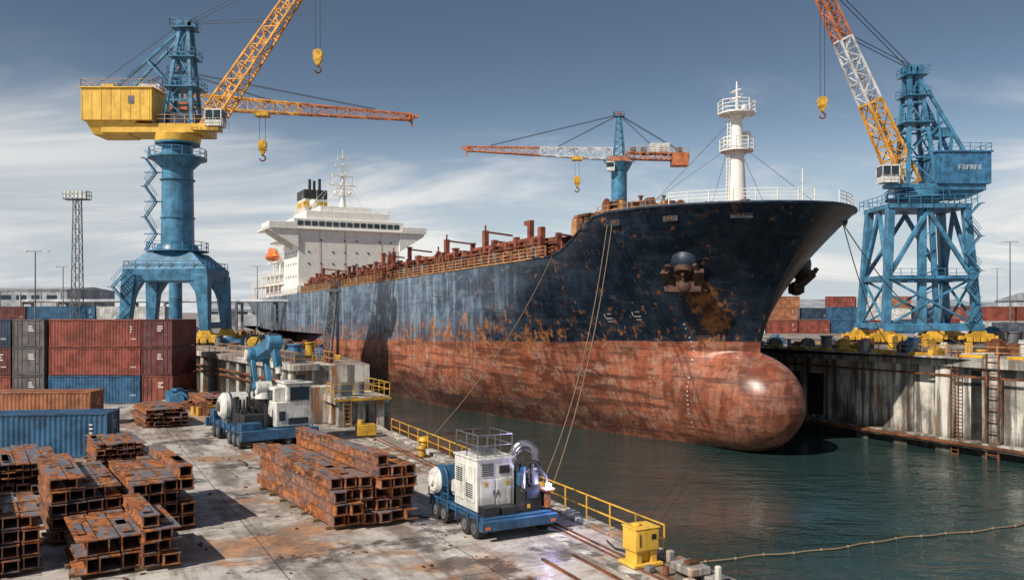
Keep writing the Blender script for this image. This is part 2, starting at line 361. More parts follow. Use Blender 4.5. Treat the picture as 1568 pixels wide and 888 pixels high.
def hb(u,z):
    u0=8.2+(5.4-z)*.12 if z<5.4 else us(z)
    Le=interp(z,[(-6,56),(-4,54),(5,40),(10,31),(17.5,21)]); p=interp(z,[(-4,1.8),(5,2.0),(17.5,2.7)]); ex=interp(z,[(-4,1.0),(5,.85),(17.5,.62)])
    t=max(0,min(1,(u-u0)/Le)); b=BH*(1-(1-t)**p)**ex if t>0 else 0
    if z<1: b*=1-.09*min(1,(1-z)/5)**2
    if z<-5: b*=max(.3,1-(-5-z)**2*.07)
    h=1-((z-zb)/Rz)**2
    if h>0:
        if u<uc: q=h-((uc-u)/Lf)**2; bb=Rv*math.sqrt(q) if q>0 else 0
        else: bb=Rv*math.sqrt(h)*(1-.5*sm((u-uc)/25))
        b=(b**3+bb**3)**(1/3)
    if u>155: k=interp(z,[(-4,.9),(4,.6),(12,.22)]); b*=1-k*((u-155)/53)**2
    return b
SX=26.4
g=Grp('cargo_ship',(SX,70,0),math.atan2(.8872,-.4614)); ship=g
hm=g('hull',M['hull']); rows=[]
zl=[-8,-7,-6,-5.2]+[zb+Rz*-math.cos(math.pi*k/34) for k in range(1,34)]+[5.1,5.5,6]
NU=130; lev=[]
for z in zl: lev.append(('f',z))
for k in range(1,17): lev.append(('s',k/16))
for kind,val in lev:
    z0=val if kind=='f' else lerp(6,17.5,val)
    u0=us(z0); row=[]
    for i in range(NU+1):
        tau=(i/NU)**2.3; u=u0+(LS-u0)*tau
        z=val if kind=='f' else lerp(6,ztop(u),val)
        row.append((u,hb(u,z) if i else 0,z))
    rows.append(row)
for sgn in(1,-1):
    vs=[(u,b*sgn,z) for row in rows for(u,b,z) in row]; fs=[]
    for j in range(len(rows)-1):
        for i in range(NU):
            q=(j*(NU+1)+i,j*(NU+1)+i+1,(j+1)*(NU+1)+i+1,(j+1)*(NU+1)+i)
            fs.append(q if sgn<0 else q[::-1])
    hm.add(vs,fs)
tr=[(LS,row[-1][1],row[-1][2]) for row in rows]; tr2=[(LS,-b,z) for _,b,z in reversed(tr)]
hm.add(tr+tr2,[tuple(range(len(tr)*2))])
def strip(mb,u0,u1,zf,n,k=.985):
    vs=[];fs=[]
    for i in range(n+1):
        u=lerp(u0,u1,i/n); z=zf(u); b=max(.05,hb(u,z)*k); vs+=[(u,b,z),(u,-b,z)]
    for i in range(n): fs.append((2*i,2*i+1,2*i+3,2*i+2))
    mb.add(vs,fs)
dk=g('deck_plating',M['deck']); strip(dk,2.4,23.5,lambda u:16.2-.012*u,30); strip(dk,23.5,LS-.1,lambda u:ztop(u)-.15,60)
dk.box(23.3,23.6,-12,12,13.8,15.9)
cap=g('bulwark_cap',M['bluedk'])
for s in(1,-1): 
    cap.tube([(u,s*max(.0,hb(u,ztop(u)-.02)),ztop(u)+.02) for u in [0,.1,.3,.7,1.3,2,3,4,5.5,7,9,11,13,15,17,19,21,23,25,27,30]],.13,6)
sk=g('sheer_strake_edge',M['rail'])
for s in(1,-1): sk.tube([(u,s*(hb(u,ztop(u))+.02),ztop(u)+.03) for u in range(26,134,4)],.11,6)
rl=g('deck_railing',M['rail'])
for s in(1,-1):
    us_=[26+i*1.9 for i in range(56)]
    P=[V((u,s*(hb(u,ztop(u))-.12),ztop(u))) for u in us_]
    for p in P: rl.beam(p,p+V((0,0,1.2)),.12)
    for h in(.42,.8,1.2):
        for p,q in zip(P,P[1:]): rl.beam(p+V((0,0,h)),q+V((0,0,h)),.08)
ht=g('hatch_coamings',M['deck']); hc=g('hatch_covers',M['rust']); ps=g('deck_posts',M['deck']); pz=g('deck_pipes',M['rust']); ph=g('deck_handwheels_and_lockers',M['grey'])
for k in range(6):
    u0=30+k*17.2; z=ztop(u0+7)-.2
    ht.box(u0,u0+14.5,-8.6,8.6,z,z+2.2); 
    for j in range(11):
        for s in(1,-1): ht.box(u0+.3+j*1.35,u0+.5+j*1.35,s*8.6-.35 if s<0 else 8.6,s*8.6 if s<0 else 8.95,z,z+2.0)
    for j in range(4): hc.box(u0-.2+j*3.7,u0+3.35+j*3.7,-8.9,8.9,z+2.22,z+2.95+RN.uniform(0,.15))
    for s in(1,-1):
        for j in range(6): ps.box(u0+1+j*2.5,u0+1.22+j*2.5,s*10-.1,s*10+.1,z,z+RN.uniform(1.8,3.2))
for s in(1,-1):
    u=27.8
    while u<134:
        z=ztop(u)-.15; h=RN.choice([3.0,3.4,4.0,4.6,5.0,3.6]); wd=RN.uniform(.35,.8); k=RN.random()
        ps.box(u,u+wd,s*9.6-.28,s*9.6+.28,z,z+h)
        if k<.4: ps.box(u-.12,u+wd+.12,s*9.6-.38,s*9.6+.38,z+h,z+h+.18)
        elif k<.6: ps.box(u+.05,u+wd+.9,s*9.6-.22,s*9.6+.22,z+h-.5,z+h-.02)
        elif k<.8: ps.cyl((u+wd/2,s*9.6,z+h),(u+wd/2,s*9.6,z+h+.7),.12,n=8)
        ps.beam((u,s*9.6,z+.2),(u+wd+1.4,s*9.6,z+h*.55),.16)
        if RN.random()<.6: ps.beam((u,s*9.6,z+h-.2),(u,s*6.0,z+h-.5),.22)
        st_=RN.uniform(2.0,4.2)
        if RN.random()<.8: ps.beam((u+wd,s*9.6,z+2.9),(u+st_+.1,s*9.6,z+2.85),.26,.34)
        if RN.random()<.5: ps.box(u+wd+.4,u+wd+1.2,s*9.9-.3,s*9.9+.3,z,z+RN.uniform(1.8,3.0))
        u+=st_
    for zz,rr in((.9,.16),(1.4,.1),(2.1,.13)): 
        pz.tube([(u,s*10.9-s*(zz*.3),ztop(u)-.15+zz) for u in range(27,136,9)],rr,6)
    for _ in range(150):
        u=RN.uniform(28,134); z=ztop(u)-.15; a=RN.uniform(.25,.8); hh=RN.uniform(.8,2.9); k=RN.random()
        if k<.45: pz.cyl((u,s*11.3,z),(u,s*11.3,z+hh),a*.35,n=8); pz.cyl((u,s*11.3,z+hh),(u,s*11.3,z+hh+.15),a*.5,n=8)
        elif k<.8: ps.box(u,u+a,s*11.3-.3,s*11.3+.3,z,z+hh*.8)
        else: ph.box(u,u+a*1.4,s*11.2-.3,s*11.2+.3,z,z+hh*.7)
for u in(24.6,27.2):
    for s in(1,-1): ps.beam((u,s*8,14),(u,s*8,18.6),.35)
    ps.beam((u,-8,18.6),(u,8,18.6),.4)
for s in(1,-1): ps.beam((24.6,s*8,18.6),(27.2,s*8,18.6),.3); ps.beam((24.6,s*8,16.4),(27.2,s*8,16.4),.2); ps.beam((24.6,s*8,16.4),(27.2,s*8,18.6),.15)
fg=g('windlasses',M['anchor']); fr=g('forecastle_fittings',M['rust']); fw=g('bow_railing',M['white']); fk=g('deck_lockers',M['grey']); fy2=g('mooring_reels',M['rail'])
for s in(1,-1):
    fg.cyl((9,s*1.5,17.1),(9,s*4.2,17.1),.95,n=16); fg.cyl((9,s*1.4,17.1),(9,s*1.6,17.1),1.35,n=18); fg.cyl((9,s*4.1,17.1),(9,s*4.3,17.1),1.35,n=18); fg.box(8.2,9.9,s*2.6-.6,s*2.6+.6,16,17.9)
    fg.cyl((15,s*5.0,17.9),(15,s*7.5,17.9),.9,n=16);fg.cyl((15,s*4.9,17.9),(15,s*5.1,17.9),1.35,n=16);fg.cyl((15,s*7.4,17.9),(15,s*7.6,17.9),1.35,n=16); fg.box(14.2,15.8,s*6-1,s*6+1,16,17.4)
    for u,y in((5.5,4.3),(8,6.2),(12.5,8.6),(14.5,9.3),(18,10.3),(20.5,10.8)):
        for q in(0,.9): fr.cyl((u+q,s*(y),16),(u+q,s*y,17.95),.28,n=10); fr.cyl((u+q,s*y,17.9),(u+q,s*y,18.15),.42,n=10)
    for i in range(30):
        u=RN.uniform(11,22.5); y=min(hb(u,17)-RN.uniform(.9,4.0),10.8); h=RN.uniform(18.1,19.3)-max(0,u-17)*.18; k=RN.random(); a=RN.uniform(.3,.8)
        if abs(u-11.3)<1.2 and y<2: continue
        mb_=RN.choice([fr,fr,fg,fk,fy2])
        if k<.35: mb_.cyl((u,s*y,16),(u,s*y,h),a*.3,n=8); mb_.cyl((u,s*y,h),(u,s*y,h+.15),a*.55,n=10)
        elif k<.7: mb_.box(u,u+a*1.6,s*y-a*.6,s*y+a*.6,16,h-.2)
        elif k<.88: mb_.cyl((u,s*y-.6,h-.7),(u,s*y+.6,h-.7),.45,n=14); mb_.cyl((u,s*y-.7,h-.7),(u,s*y-.6,h-.7),.7,n=14); mb_.cyl((u,s*y+.6,h-.7),(u,s*y+.7,h-.7),.7,n=14); mb_.box(u-.2,u+.2,s*y-.65,s*y+.65,16,h-.9)
        else: mb_.tube([(u,s*y,16),(u,s*y,h-.3),(u+.15,s*y,h),(u+.45,s*y,h+.05),(u+.6,s*y,h-.25)],.13,8)
    P=[V((u,s*max(.05,hb(u,17.3)-.15),17.55)) for u in(.5,1.0,1.8,2.8,4,5.5,7,8.5)]
    for p in P: fw.beam(p,p+V((0,0,1.15)),.08)
    for h in(.55,.85,1.15):
        for p,q in zip(P,P[1:]): fw.beam(p+V((0,0,h)),q+V((0,0,h)),.05)
    P=[V((u,s*(hb(u,17.2)-.5),17.3)) for u in(9.5,11,12.5,14,15.5,17)]
    for p in P: rl.beam(p,p+V((0,0,1.05)),.07)
    for h in(.6,1.05):
        for p,q in zip(P,P[1:]): rl.beam(p+V((0,0,h)),q+V((0,0,h)),.05)
fw.cyl((3.2,0,16.2),(3.2,0,20.8),.09,.04,8); fw.beam((3.2,-.5,19.6),(3.2,.5,19.6),.05)
fg.box(16,20.5,-3,3,16,18.1)
fm=g('foremast',M['white']); fm.cyl((11.3,0,16),(11.3,0,18.4),1.25,1.0,20); fm.cyl((11.3,0,18.4),(11.3,0,27.4),.92,.46,20); fm.cyl((11.3,0,27.4),(11.3,0,30.2),.16,.06,8)
for z,r in((23.6,1.55),(27.1,1.7)):
    fm.cyl((11.3,0,z),(11.3,0,z+.12),r,n=16)
    fm.rail([(11.3+r*math.cos(t*math.pi/4),r*math.sin(t*math.pi/4),z+.12) for t in range(8)],1.1,1.2,.035,3,close=True)
    for t in range(4): fm.beam((11.3,0,z-.9),(11.3+r*.9*math.cos(t*math.pi/2+.4),r*.9*math.sin(t*math.pi/2+.4),z),.09)
for dz in(28.4,29.1): fm.beam((11.3,-.8,dz),(11.3,.8,dz),.09); fm.beam((10.7,0,dz+.3),(11.9,0,dz+.3),.07)
fm.beam((11.3,1.0,16.5),(11.3,.75,27),.07); fm.beam((11.7,1.0,16.5),(11.7,.75,27),.07)
for i in range(28): fm.beam((11.3,1.0-.009*i,16.8+i*.36),(11.7,1.0-.009*i,16.8+i*.36),.035)
fm.ball((11.3,-.9,27.9),.3,.3,.3); fm.box(11.0,11.6,-1.5,-.9,25,25.6)
st=g('mast_stays',M['cable'])
for q in((24,6,15),(24,-6,15),(1.5,0,17.5),(16,9.8,16.8),(16,-9.8,16.8)): st.beam((11.3,0,24.5 if q[0]!=24 else 27),q,.03)
# anchors
an=g('anchors',M['anchor']); hw=g('hawse_bolsters',M['bluedk'])
for s in(1,-1):
    u,z=10.2,12.9; b=hb(u,z); o=V((u,s*b,z))
    fw_=hb(u+.5,z)-hb(u-.5,z); nrm=V((-fw_,s*1.0,-(hb(u,z+.5)-hb(u,z-.5)))).normalized()
    hw.ball(o-nrm*.35,1.3,1.3,1.3,20,14)
    tv=V((1,s*fw_,0)).normalized(); dn=nrm.cross(tv); dn=dn if dn.z<0 else -dn
    an.cyl(o+nrm*.2+dn*.2,o+nrm*.85+dn*.55,.95,.80,18)
    c=o+nrm*.75+dn*.55
    an.cyl(c-nrm*.3,c+nrm*.15,.66,.55,14)
    an.beam(c-nrm*.2,c+nrm*.25+dn*1.5,.55,.6)
    cr=c+nrm*.25+dn*1.35; an.beam(cr-tv*1.5,cr+tv*1.5,.95,.9); an.ball(cr,.8,.8,.7,12,8)
    for k in(1,-1): 
        an.beam(cr+tv*1.15*k,cr+tv*1.55*k-dn*1.9+nrm*.25,.8,.5); an.beam(cr+tv*1.55*k-dn*1.2+nrm*.2,cr+tv*1.2*k-dn*2.5+nrm*.15,.4,.3); an.beam(cr+tv*1.3*k,cr+tv*1.9*k+dn*.3,.5,.5)
    for j in range(4): an.ball(c+dn*(-.1+j*.32)+nrm*.4,.2,.14,.24,8,6)
fl=g('fairleads',M['bluedk']); fb=g('fairlead_openings',M['black']); fo=g('fairlead_rollers',M['rust'])
for s in(1,-1):
    for u in(4.0,8.7,14.2,18.5):
        z=16.65; b1=hb(u+.6,z);b0=hb(u-.6,z)
        p0=V((u-.6,s*b0,z));p1=V((u+.6,s*b1,z)); n_=V((-(b1-b0),s*1.2,0)).normalized()
        fl.beam(p0,p1,.22,.62); fb.beam(p0*.85+p1*.15+n_*.10,p0*.15+p1*.85+n_*.10,.06,.38)
        for k in(.4,.6): q=p0.lerp(p1,k)+n_*.12; fo.cyl(q-V((0,0,.17)),q+V((0,0,.17)),.07,n=8)
dm=g('draft_marks',M['white'])
def hullpt(u,z,off=.03):
    b=hb(u,z); du=(hb(u+.3,z)-hb(u-.3,z))/.6; dz=(hb(u,z+.3)-hb(u,z-.3))/.6
    n_=V((-du,1,-dz)).normalized(); return V((u,b,z))+n_*off,n_,V((1,du,0)).normalized()
def mark(u,z,w,h,s=1):
    p,n_,t_=hullpt(u,z); up=n_.cross(t_); up=up if up.z>0 else -up
    f=lambda q:(q.x,q.y*s,q.z); vs=[f(p-t_*w/2-up*h/2),f(p+t_*w/2-up*h/2),f(p+t_*w/2+up*h/2),f(p-t_*w/2+up*h/2)]
    dm.add(vs,[(0,1,2,3),(3,2,1,0)])
for s in(1,-1):
    for i in range(24):
        if RN.random()<.85: mark(13.2+.03*math.sin(i),7.4-i*.42,.15 if i%2 else .22,.13,s)
    for i in range(13): mark(17.5+i*.05,2.6-i*.42,.10,.11,s)
    for (u,z) in((17.0,8.1),(20.0,7.9)):
        mark(u,z,.75,.10,s);mark(u-.2,z+.45,.5,.09,s);mark(u+.35,z+.25,.10,.45,s);mark(u,z-.3,.6,.09,s)
nm=g('ship_name_lettering',M['grey'])
dm=nm
for s in(1,-1):
    for i in range(9):
        if i==4: continue
        u=17.6+i*.62; mark(u,14.4,.28,.07,s);mark(u-.12,14.15,.06,.45,s)
        if i%2: mark(u+.12,14.15,.06,.45,s)
        if i%3: mark(u,14.1,.26,.06,s)
ac=g('accommodation_block',M['white'],.06); gl=g('windows',M['glass']); tr_=g('deckhouse_railings',M['white'])
H0=12.2
ac.box(136,150,-11.6,11.6,H0,26.6)
ac.box(134.6,150.5,-12.2,12.2,H0+.0,14.4)
ac.box(137,149,-9.6,9.6,29.1,31.0)
ac.box(135.2,149,-18,18,26.6,26.95)
ac.box(136.0,149,-12.6,12.6,26.95,29.1)
for s in(1,-1):
    ac.box(135.2,135.35,min(s*12,s*18),max(s*12,s*18),26.95,28.1); ac.box(142.8,143,min(s*12.61,s*18),max(s*12.61,s*18),26.95,28.1); ac.box(135.35,142.8,s*18-.1,s*18+.1,26.95,28.1)
    for u in(135.6,142.0):
        y0,y1=s*11.6,s*17.6
        ac.add([(u,y0,26.58),(u,y1,26.58),(u,y1,26.1),(u,y0,22.4),(u+.6,y0,26.58),(u+.6,y1,26.58),(u+.6,y1,26.1),(u+.6,y0,22.4)],[(0,1,2,3),(7,6,5,4),(0,4,5,1),(1,5,6,2),(2,6,7,3),(3,7,4,0)])
    ac.box(143.1,149,min(s*12,s*15),max(s*12,s*15),24,24.3)
for i in range(15):
    y=-11.6+i*1.58; gl.box(135.93,135.99,y,y+1.25,27.5,28.55)
for s in(1,-1):
    for i in range(5): gl.box(137+i*2,138.4+i*2,*( (12.6,12.66) if s>0 else(-12.66,-12.6)),27.6,28.5)
for j,z in enumerate((16.4,19.2,21.8,24.4)):
    for i in range(8):
        if RN.random()<.72: y=-9.6+i*2.7; gl.cyl((135.9,y,z),(135.99,y,z),.22,n=10)
    for i in range(5):
        for s in(1,-1): gl.cyl((138+i*2.4,s*11.59,z),(138+i*2.4,s*11.68,z),.28,n=10)
dp=g('downpipes',M['rail'])
for y in(-7.2,1.3,6.9): dp.cyl((135.9,y,14.4),(135.9,y,26.5),.04,n=6)
ac.box(139,147,-6,6,31.0,32.4)
tr_.rail([(137,-9.5,31.0),(137,9.5,31.0),(149,9.5,31.0),(149,-9.5,31.0)],1.1,1.6,.035,3,close=True)
tr_.rail([(136.1,-12.4,29.1),(136.1,12.4,29.1)],1.0,1.6,.03,2)
ac.box(150,182,-9.5,9.5,H0-.5,17.4); ac.box(150,172,-8,8,17.4,20.6); ac.box(150,163,-7,7,20.6,27)
for z,u1,hw_ in((15.0,190,11.6),(17.5,182,11.4),(20.7,170,10.6)):
    ac.box(150,u1,-hw_,hw_,z,z+.2); 
    tr_.rail([(u1,-hw_,z+.2),(u1,hw_,z+.2),(150,hw_,z+.2)],1.1,2.2,.045,3); tr_.rail([(150,-hw_,z+.2),(u1,-hw_,z+.2)],1.1,2.2,.045,3)
    for s in(1,-1):
        u=152
        while u<u1: ac.box(u,u+.35,s*(hw_-.3)-.15,s*(hw_-.3)+.15,z-2.7,z); u+=5
P=[V((u,(hb(u,ztop(u))-.15),ztop(u))) for u in range(131,208,3)]
for s in(1,-1):
    for p in P: q=V((p.x,p.y*s,p.z)); tr_.beam(q,q+V((0,0,1.2)),.12)
    for h in(.4,.8,1.2):
        for p,q in zip(P,P[1:]): tr_.beam(V((p.x,p.y*s,p.z+h)),V((q.x,q.y*s,q.z+h)),.07)
for i in range(14): gl.cyl((152+i*2,9.49,14),(152+i*2,9.6,14),.26,n=8)
fu=g('funnel',M['cream'],.15); fu.box(151,158,1.2,6.6,27,35.5); fbk=g('funnel_top',M['black'],.1); fbk.box(150.9,158.1,1.1,6.7,35.5,37.6); fy=g('funnel_band',M['yel']); fy.box(150.9,158.1,1.12,6.68,33.2,34.8)
for a in((152.5,2.6),(154,4.6),(156,3)): fbk.cyl((a[0],a[1],37.3),(a[0],a[1],40.5),.35,n=10)
mm=g('radar_mast',M['white']); mm.cyl((142,0,32.3),(142,0,40),.8,.45,14); mm.cyl((142,0,40),(142,0,46),.14,.06,8)
for z,wd in((35.2,2.6),(37.6,3.4),(39.8,2.4),(42.2,1.8),(43.8,1.2)): mm.box(141.4,142.6,-wd,wd,z,z+.14); mm.rail([(141.4,-wd,z+.14),(141.4,wd,z+.14)],.8,1,.03,2)
mm.box(140.6,140.9,-2.0,2.0,36.6,36.9); mm.box(140.7,140.95,-1.3,1.3,41,41.25)
for y in(-2.3,2.3): mm.cyl((142,y,37.7),(142,y,40.2),.06,n=6); mm.ball((142,y*.7,36),.5,.5,.5)
for u,y,h in((138,7,36),(146,-7,36),(139,-9,35),(147,8,35.5),(140,5,34.5)): mm.cyl((u,y,31.0),(u,y,h),.06,.03,6)
mm.ball((145,6,33.6),.9,.9,.9); mm.cyl((145,6,31.0),(145,6,33),.2)
for q in((148,8,31.1),(148,-8,31.1),(138,8,31.1),(138,-8,31.1)): mm.beam((142,0,41),q,.04)
lb=g('lifeboat',M['liferaft']); dv=g('davits',M['white'])
for s in(1,-1):
    c=(160,s*12.2,22.0); lb.ball(c,4.6,1.5,1.15,20,12); lb.ball((159.4,s*12.2,22.9),3.0,1.1,.95,16,10); lb.ball((162.0,s*12.2,23.4),.9,.7,.7,12,8)
    for u in(156.6,163.4): dv.beam((u,s*9,20.5),(u,s*10.4,24.2),.35); dv.beam((u,s*10.4,24.2),(u,s*12.4,24.4),.3); dv.beam((u,s*12.2,24.4),(u,s*12.2,23.2),.08)
    dv.box(155,165,s*11.6-.8,s*11.6+.8,20.3,20.55)
# ------------------------------------------------------------ ropes
def rope(name,p,q,sag,r=.05,mat='rope'):
    m=MB(); p=V(p);q=V(q); m.tube([p.lerp(q,t/24)-V((0,0,sag*4*(t/24)*(1-t/24))) for t in range(25)],r,6); mkobj(name,m,M[mat])
def sw(u,y,z): 
    M_=Matrix.Rotation(math.atan2(.8872,-.4614),3,'Z'); return V((SX,70,0))+M_@V((u,y,z))
rope('mooring_rope',sw(15.2,hb(15,16.5)+.1,16.5),(1.3,38.3,.6),2.6,.035)
rope('mooring_rope',sw(14.6,hb(14.5,16.5)+.1,16.5),(1.7,37.4,.6),2.2,.035)
rope('mooring_rope',sw(24.4,hb(24.4,14)+.15,14.1),(-5.2,52.6,.5),1.3,.035)
rope('mooring_rope',sw(3,-hb(3,16.4)-.1,16.4),(47,84,4.7),2.5)
rope('mooring_rope',sw(4.5,-hb(4.5,16.4)-.1,16.4),(40.2,90,4.7),1.6)
m=MB(); pts=[V((4,40.5,-3.4))]+[V((lerp(9,34,t/30),lerp(42.6,52,t/30)+.2*math.sin(t*.5)+.1*math.sin(t*1.7),WZ+.05)) for t in range(31)]; m.tube(pts,.05,6)
for t in range(2,30,2): m.ball(pts[t],.10,.10,.09,8,6)
mkobj('floating_boom_rope',m,M['rope'])
# ------------------------------------------------------------ cranes
C=[(-1,-1),(1,-1),(1,1),(-1,1)]
def bogie(g,cx,cy,L,n=3):
    y=g('bogies',M['yel'],.05); w=g('wheels',M['black'])
    y.box(cx-L/2,cx+L/2,cy-.6,cy+.6,.75,1.35); y.frus((cx,cy,1.35),L*.6,1.1,(cx,cy,2.0),1.2,1.1)
    for i in range(n):
        x=cx-L/2+(i+.5)*L/n; y.box(x-L/n*.4,x+L/n*.4,cy-.72,cy+.72,.3,.8)
        for k in(-.28,.28): w.cyl((x+k*L/n,cy-.5,.42),(x+k*L/n,cy+.5,.42),.42,n=14)
    y.box(cx-L/2-.7,cx-L/2-.05,cy-.35,cy+.35,.6,1.1); y.box(cx+L/2+.05,cx+L/2+.7,cy-.35,cy+.35,.6,1.1)
def hook(g,top,zb_,s=1.0,spread=.35):
    c=g('hoist_cables',M['cable']); h=g('hook_block',M['yel'],.04); k=g('hook',M['rust'])
    for dx in(-spread,spread): c.beam((top[0]+dx,top[1],top[2]),(top[0]+dx,top[1],zb_),.05*s+.01)
    x,y=top[:2]; h.box(x-.62*s,x+.62*s,y-.35*s,y+.35*s,zb_-1.0*s,zb_); h.cyl((x,y-.4*s,zb_-.1*s),(x,y+.4*s,zb_-.1*s),.72*s,n=14); h.frus((x,y,zb_-1.7*s),.4*s,.4*s,(x,y,zb_-1.0*s),1.1*s,.6*s)
    k.tube([(x+.45*s*math.cos(a)-.0,y,zb_-2.3*s+.45*s*math.sin(a)) for a in [math.pi*.5-j*.5 for j in range(0,10)]],.13*s,6); k.cyl((x,y,zb_-2.0*s),(x,y,zb_-1.6*s),.13*s)
def cabin(g,x,y,z,s=1.0):
    c=g('cabin',M['cream'],.04); w=g('cabin_windows',M['glass'])
    c.box(x-1.1*s,x+1.1*s,y-1*s,y+1*s,z,z+.8*s); c.box(x-1.15*s,x+1.15*s,y-1.05*s,y+1.05*s,z+2.1*s,z+2.3*s)
    w.box(x-1.05*s,x+1.05*s,y-.95*s,y+.95*s,z+.8*s,z+2.1*s)
    for a in(-1,1):
        for b in(-1,1): c.box(x+a*1.07*s-.06,x+a*1.07*s+.06,y+b*.97*s-.06,y+b*.97*s+.06,z+.8*s,z+2.1*s)
    c.box(x-.05,x+.05,y-1.0*s,y-.92*s,z+.8*s,z+2.1*s)
    c.rail([(x-1.4*s,y-1.4*s,z-.1),(x+1.4*s,y-1.4*s,z-.1),(x+1.4*s,y+1.4*s,z-.1)],1.0,1.0,.025)
def circ(r,n,z,cx=0,cy=0): return [(cx+r*math.cos(2*math.pi*i/n),cy+r*math.sin(2*math.pi*i/n),z) for i in range(n)]
def stairs(mb,x0,x1,y,zs,w=.7):
    for i,(a,b) in enumerate(zip(zs,zs[1:])):
        p,q=((x0,x1) if i%2==0 else (x1,x0)); yy=y
        mb.beam((p,yy,a),(q,yy,b),.06,.16); mb.beam((p,yy-w,a),(q,yy-w,b),.06,.16)
        mb.beam((p,yy-w,a+1),(q,yy-w,b+1),.05); mb.beam((p,yy,a+1),(q,yy,b+1),.05)
        n=8
        for k in range(n): t=(k+.5)/n; X=lerp(p,q,t);Z=lerp(a,b,t); mb.box(X-.12,X+.12,yy-w,yy,Z-.02,Z+.02)
        mb.box(min(q,q+(.5 if q>p else -.5)),max(q,q+(.5 if q>p else -.5)),yy-w,yy,b-.05,b+.02)
g=Grp('portal_crane',(-44.1,112,UZ))
b=g('portal_frame',M['bcr'],.08)
for sx in(1,-1):
    for sy in(1,-1):
        b.hexa([(sx*5.1+x,sy*4.0+y,1.9) for x,y in((-.55,-.6),(.55,-.6),(.55,.6),(-.55,.6))],[(sx*4.6+x,sy*3.6+y,9) for x,y in((-.9,-.8),(.9,-.8),(.9,.8),(-.9,.8))])
        pr_=[(4.0,9.0),(4.35,5.2),(3.7,6.9),(2.9,8.1),(1.9,8.9),(1.9,9.0)]
        y0,y1=sy*3.1,sy*4.1
        n6=len(pr_); vs=[(sx*a_,y0,z_) for a_,z_ in pr_]+[(sx*a_,y1,z_) for a_,z_ in pr_]
        fs=[tuple(range(n6)),tuple(reversed(range(n6,2*n6)))]+[((i+1)%n6,i,n6+i,n6+(i+1)%n6) for i in range(n6)]
        b.add(vs,fs)
        bogie(g,sx*5.1,sy*4.0,3.2)
    b.beam((sx*5.1,-4.0,2.5),(sx*5.1,4.0,2.5),.7,.8)
b.frus((0,0,8.2),10.6,8.4,(0,0,9.7),10.8,8.6); b.frus((0,0,9.7),10.8,8.6,(0,0,11.9),6.0,5.8)
b.cyl((0,0,11.9),(0,0,13),2.9,2.5,28)
col=g('column',M['bcr']); col.cyl((0,0,12.9),(0,0,26),2.1,1.9,36); 
for z in(16.5,21.5): col.cyl((0,0,z),(0,0,z+.15),2.2,n=36)
pf=g('platforms',M['bcr']); pf.cyl((0,0,12.1),(0,0,12.25),3.9,n=24); pf.cyl((0,0,24.3),(0,0,24.5),3.7,n=28); pf.cyl((0,0,26.2),(0,0,26.4),2.8,n=28)
pf.cyl((0,0,23.1),(0,0,24.3),2.05,3.2,24)
pr=g('platform_railings',M['bcr']); pr.rail(circ(3.8,18,12.25),1.1,1.3,.04,2,close=True); pr.rail(circ(3.6,18,24.5),1.1,1.3,.04,2,close=True)
pr.rail([(-5.2,-4.2,9.7),(5.2,-4.2,9.7),(5.2,4.2,9.7),(-5.2,4.2,9.7)],1.0,1.5,.035,2,close=True)
sg=g('stairs',M['bcr']); stairs(sg,-3.7,-2.3,-1.0,[12.2,14.4,16.6,18.6,20.6,22.4,24.3]); stairs(sg,-6.2,-4.2,-4.8,[2.6,5,7.4,9.6])
for z in(14.4,18.6,22.4): sg.beam((-3.8,-1.4,z),(0,-1.4,z),.12)
y=g('slewing_frame',M['yelh'],.05); y.cyl((0,0,26.4),(0,0,27.4),2.8,3.0,28); y.box(-9.0,4.4,-2.3,2.3,27.41,28.6); y.frus((-8.0,0,27.2),4.4,3.8,(-7.6,0,28.9),6.6,5.2)
mh=g('machinery_house',M['yelh'],.08); mh.box(-11.3,-2.2,-2.9,2.9,28.9,33.0); mh.box(-11.5,-2.0,-3.1,3.1,33.0,33.15); 
for i in range(8): mh.box(-11.2+i*1.24,-11.14+i*1.24,-2.94,-2.91,29.0,32.9)
mw=g('louvres',M['grey']); mw.box(-5.2,-4.5,-2.97,-2.91,31.0,32.0); mw.box(-11.38,-11.32,-1,1,30.5,32)
ry=g('roof_railing',M['rail']); ry.rail([(-11.3,-2.9,33.15),(-2.2,-2.9,33.15),(-2.2,2.9,33.15),(-11.3,2.9,33.15)],1.0,1.6,.03,2,close=True); ry.rail([(-2,-2.4,28.6),(4.4,-2.4,28.6)],1.1,1.2,.035,2)
mh.box(-9.6,-8,-1,1,33.15,34.0)
g('winch_gear',M['bluedk']).box(-1.4,2.6,-1.4,1.4,28.62,30.2)
at=g('a_frame_tower',M['bcr']); T=[]
for sx,sy in C:
    p=V((.6+sx*1.9,sy*1.7,28.6)); q=V((1.1+sx*.55,sy*.7,41.4)); at.beam(p,q,.42); T.append((p,q))
for k in range(4):
    for i in range(4):
        a0=T[k][0].lerp(T[k][1],i/4);a1=T[(k+1)%4][0].lerp(T[(k+1)%4][1],i/4);b1=T[(k+1)%4][0].lerp(T[(k+1)%4][1],(i+1)/4);b0=T[k][0].lerp(T[k][1],(i+1)/4)
        at.beam(a0,a1,.22); at.beam(a0 if i%2 else a1,b1 if i%2 else b0,.15)
for z,r in((33.5,2.2),(37.5,1.7),(41.4,1.5)): at.box(1-r,1+r,-r*.9,r*.9,z,z+.12); at.rail([(1-r,-r*.9,z+.12),(1+r,-r*.9,z+.12),(1+r,r*.9,z+.12),(1-r,r*.9,z+.12)],1,1,.03,2,close=True)
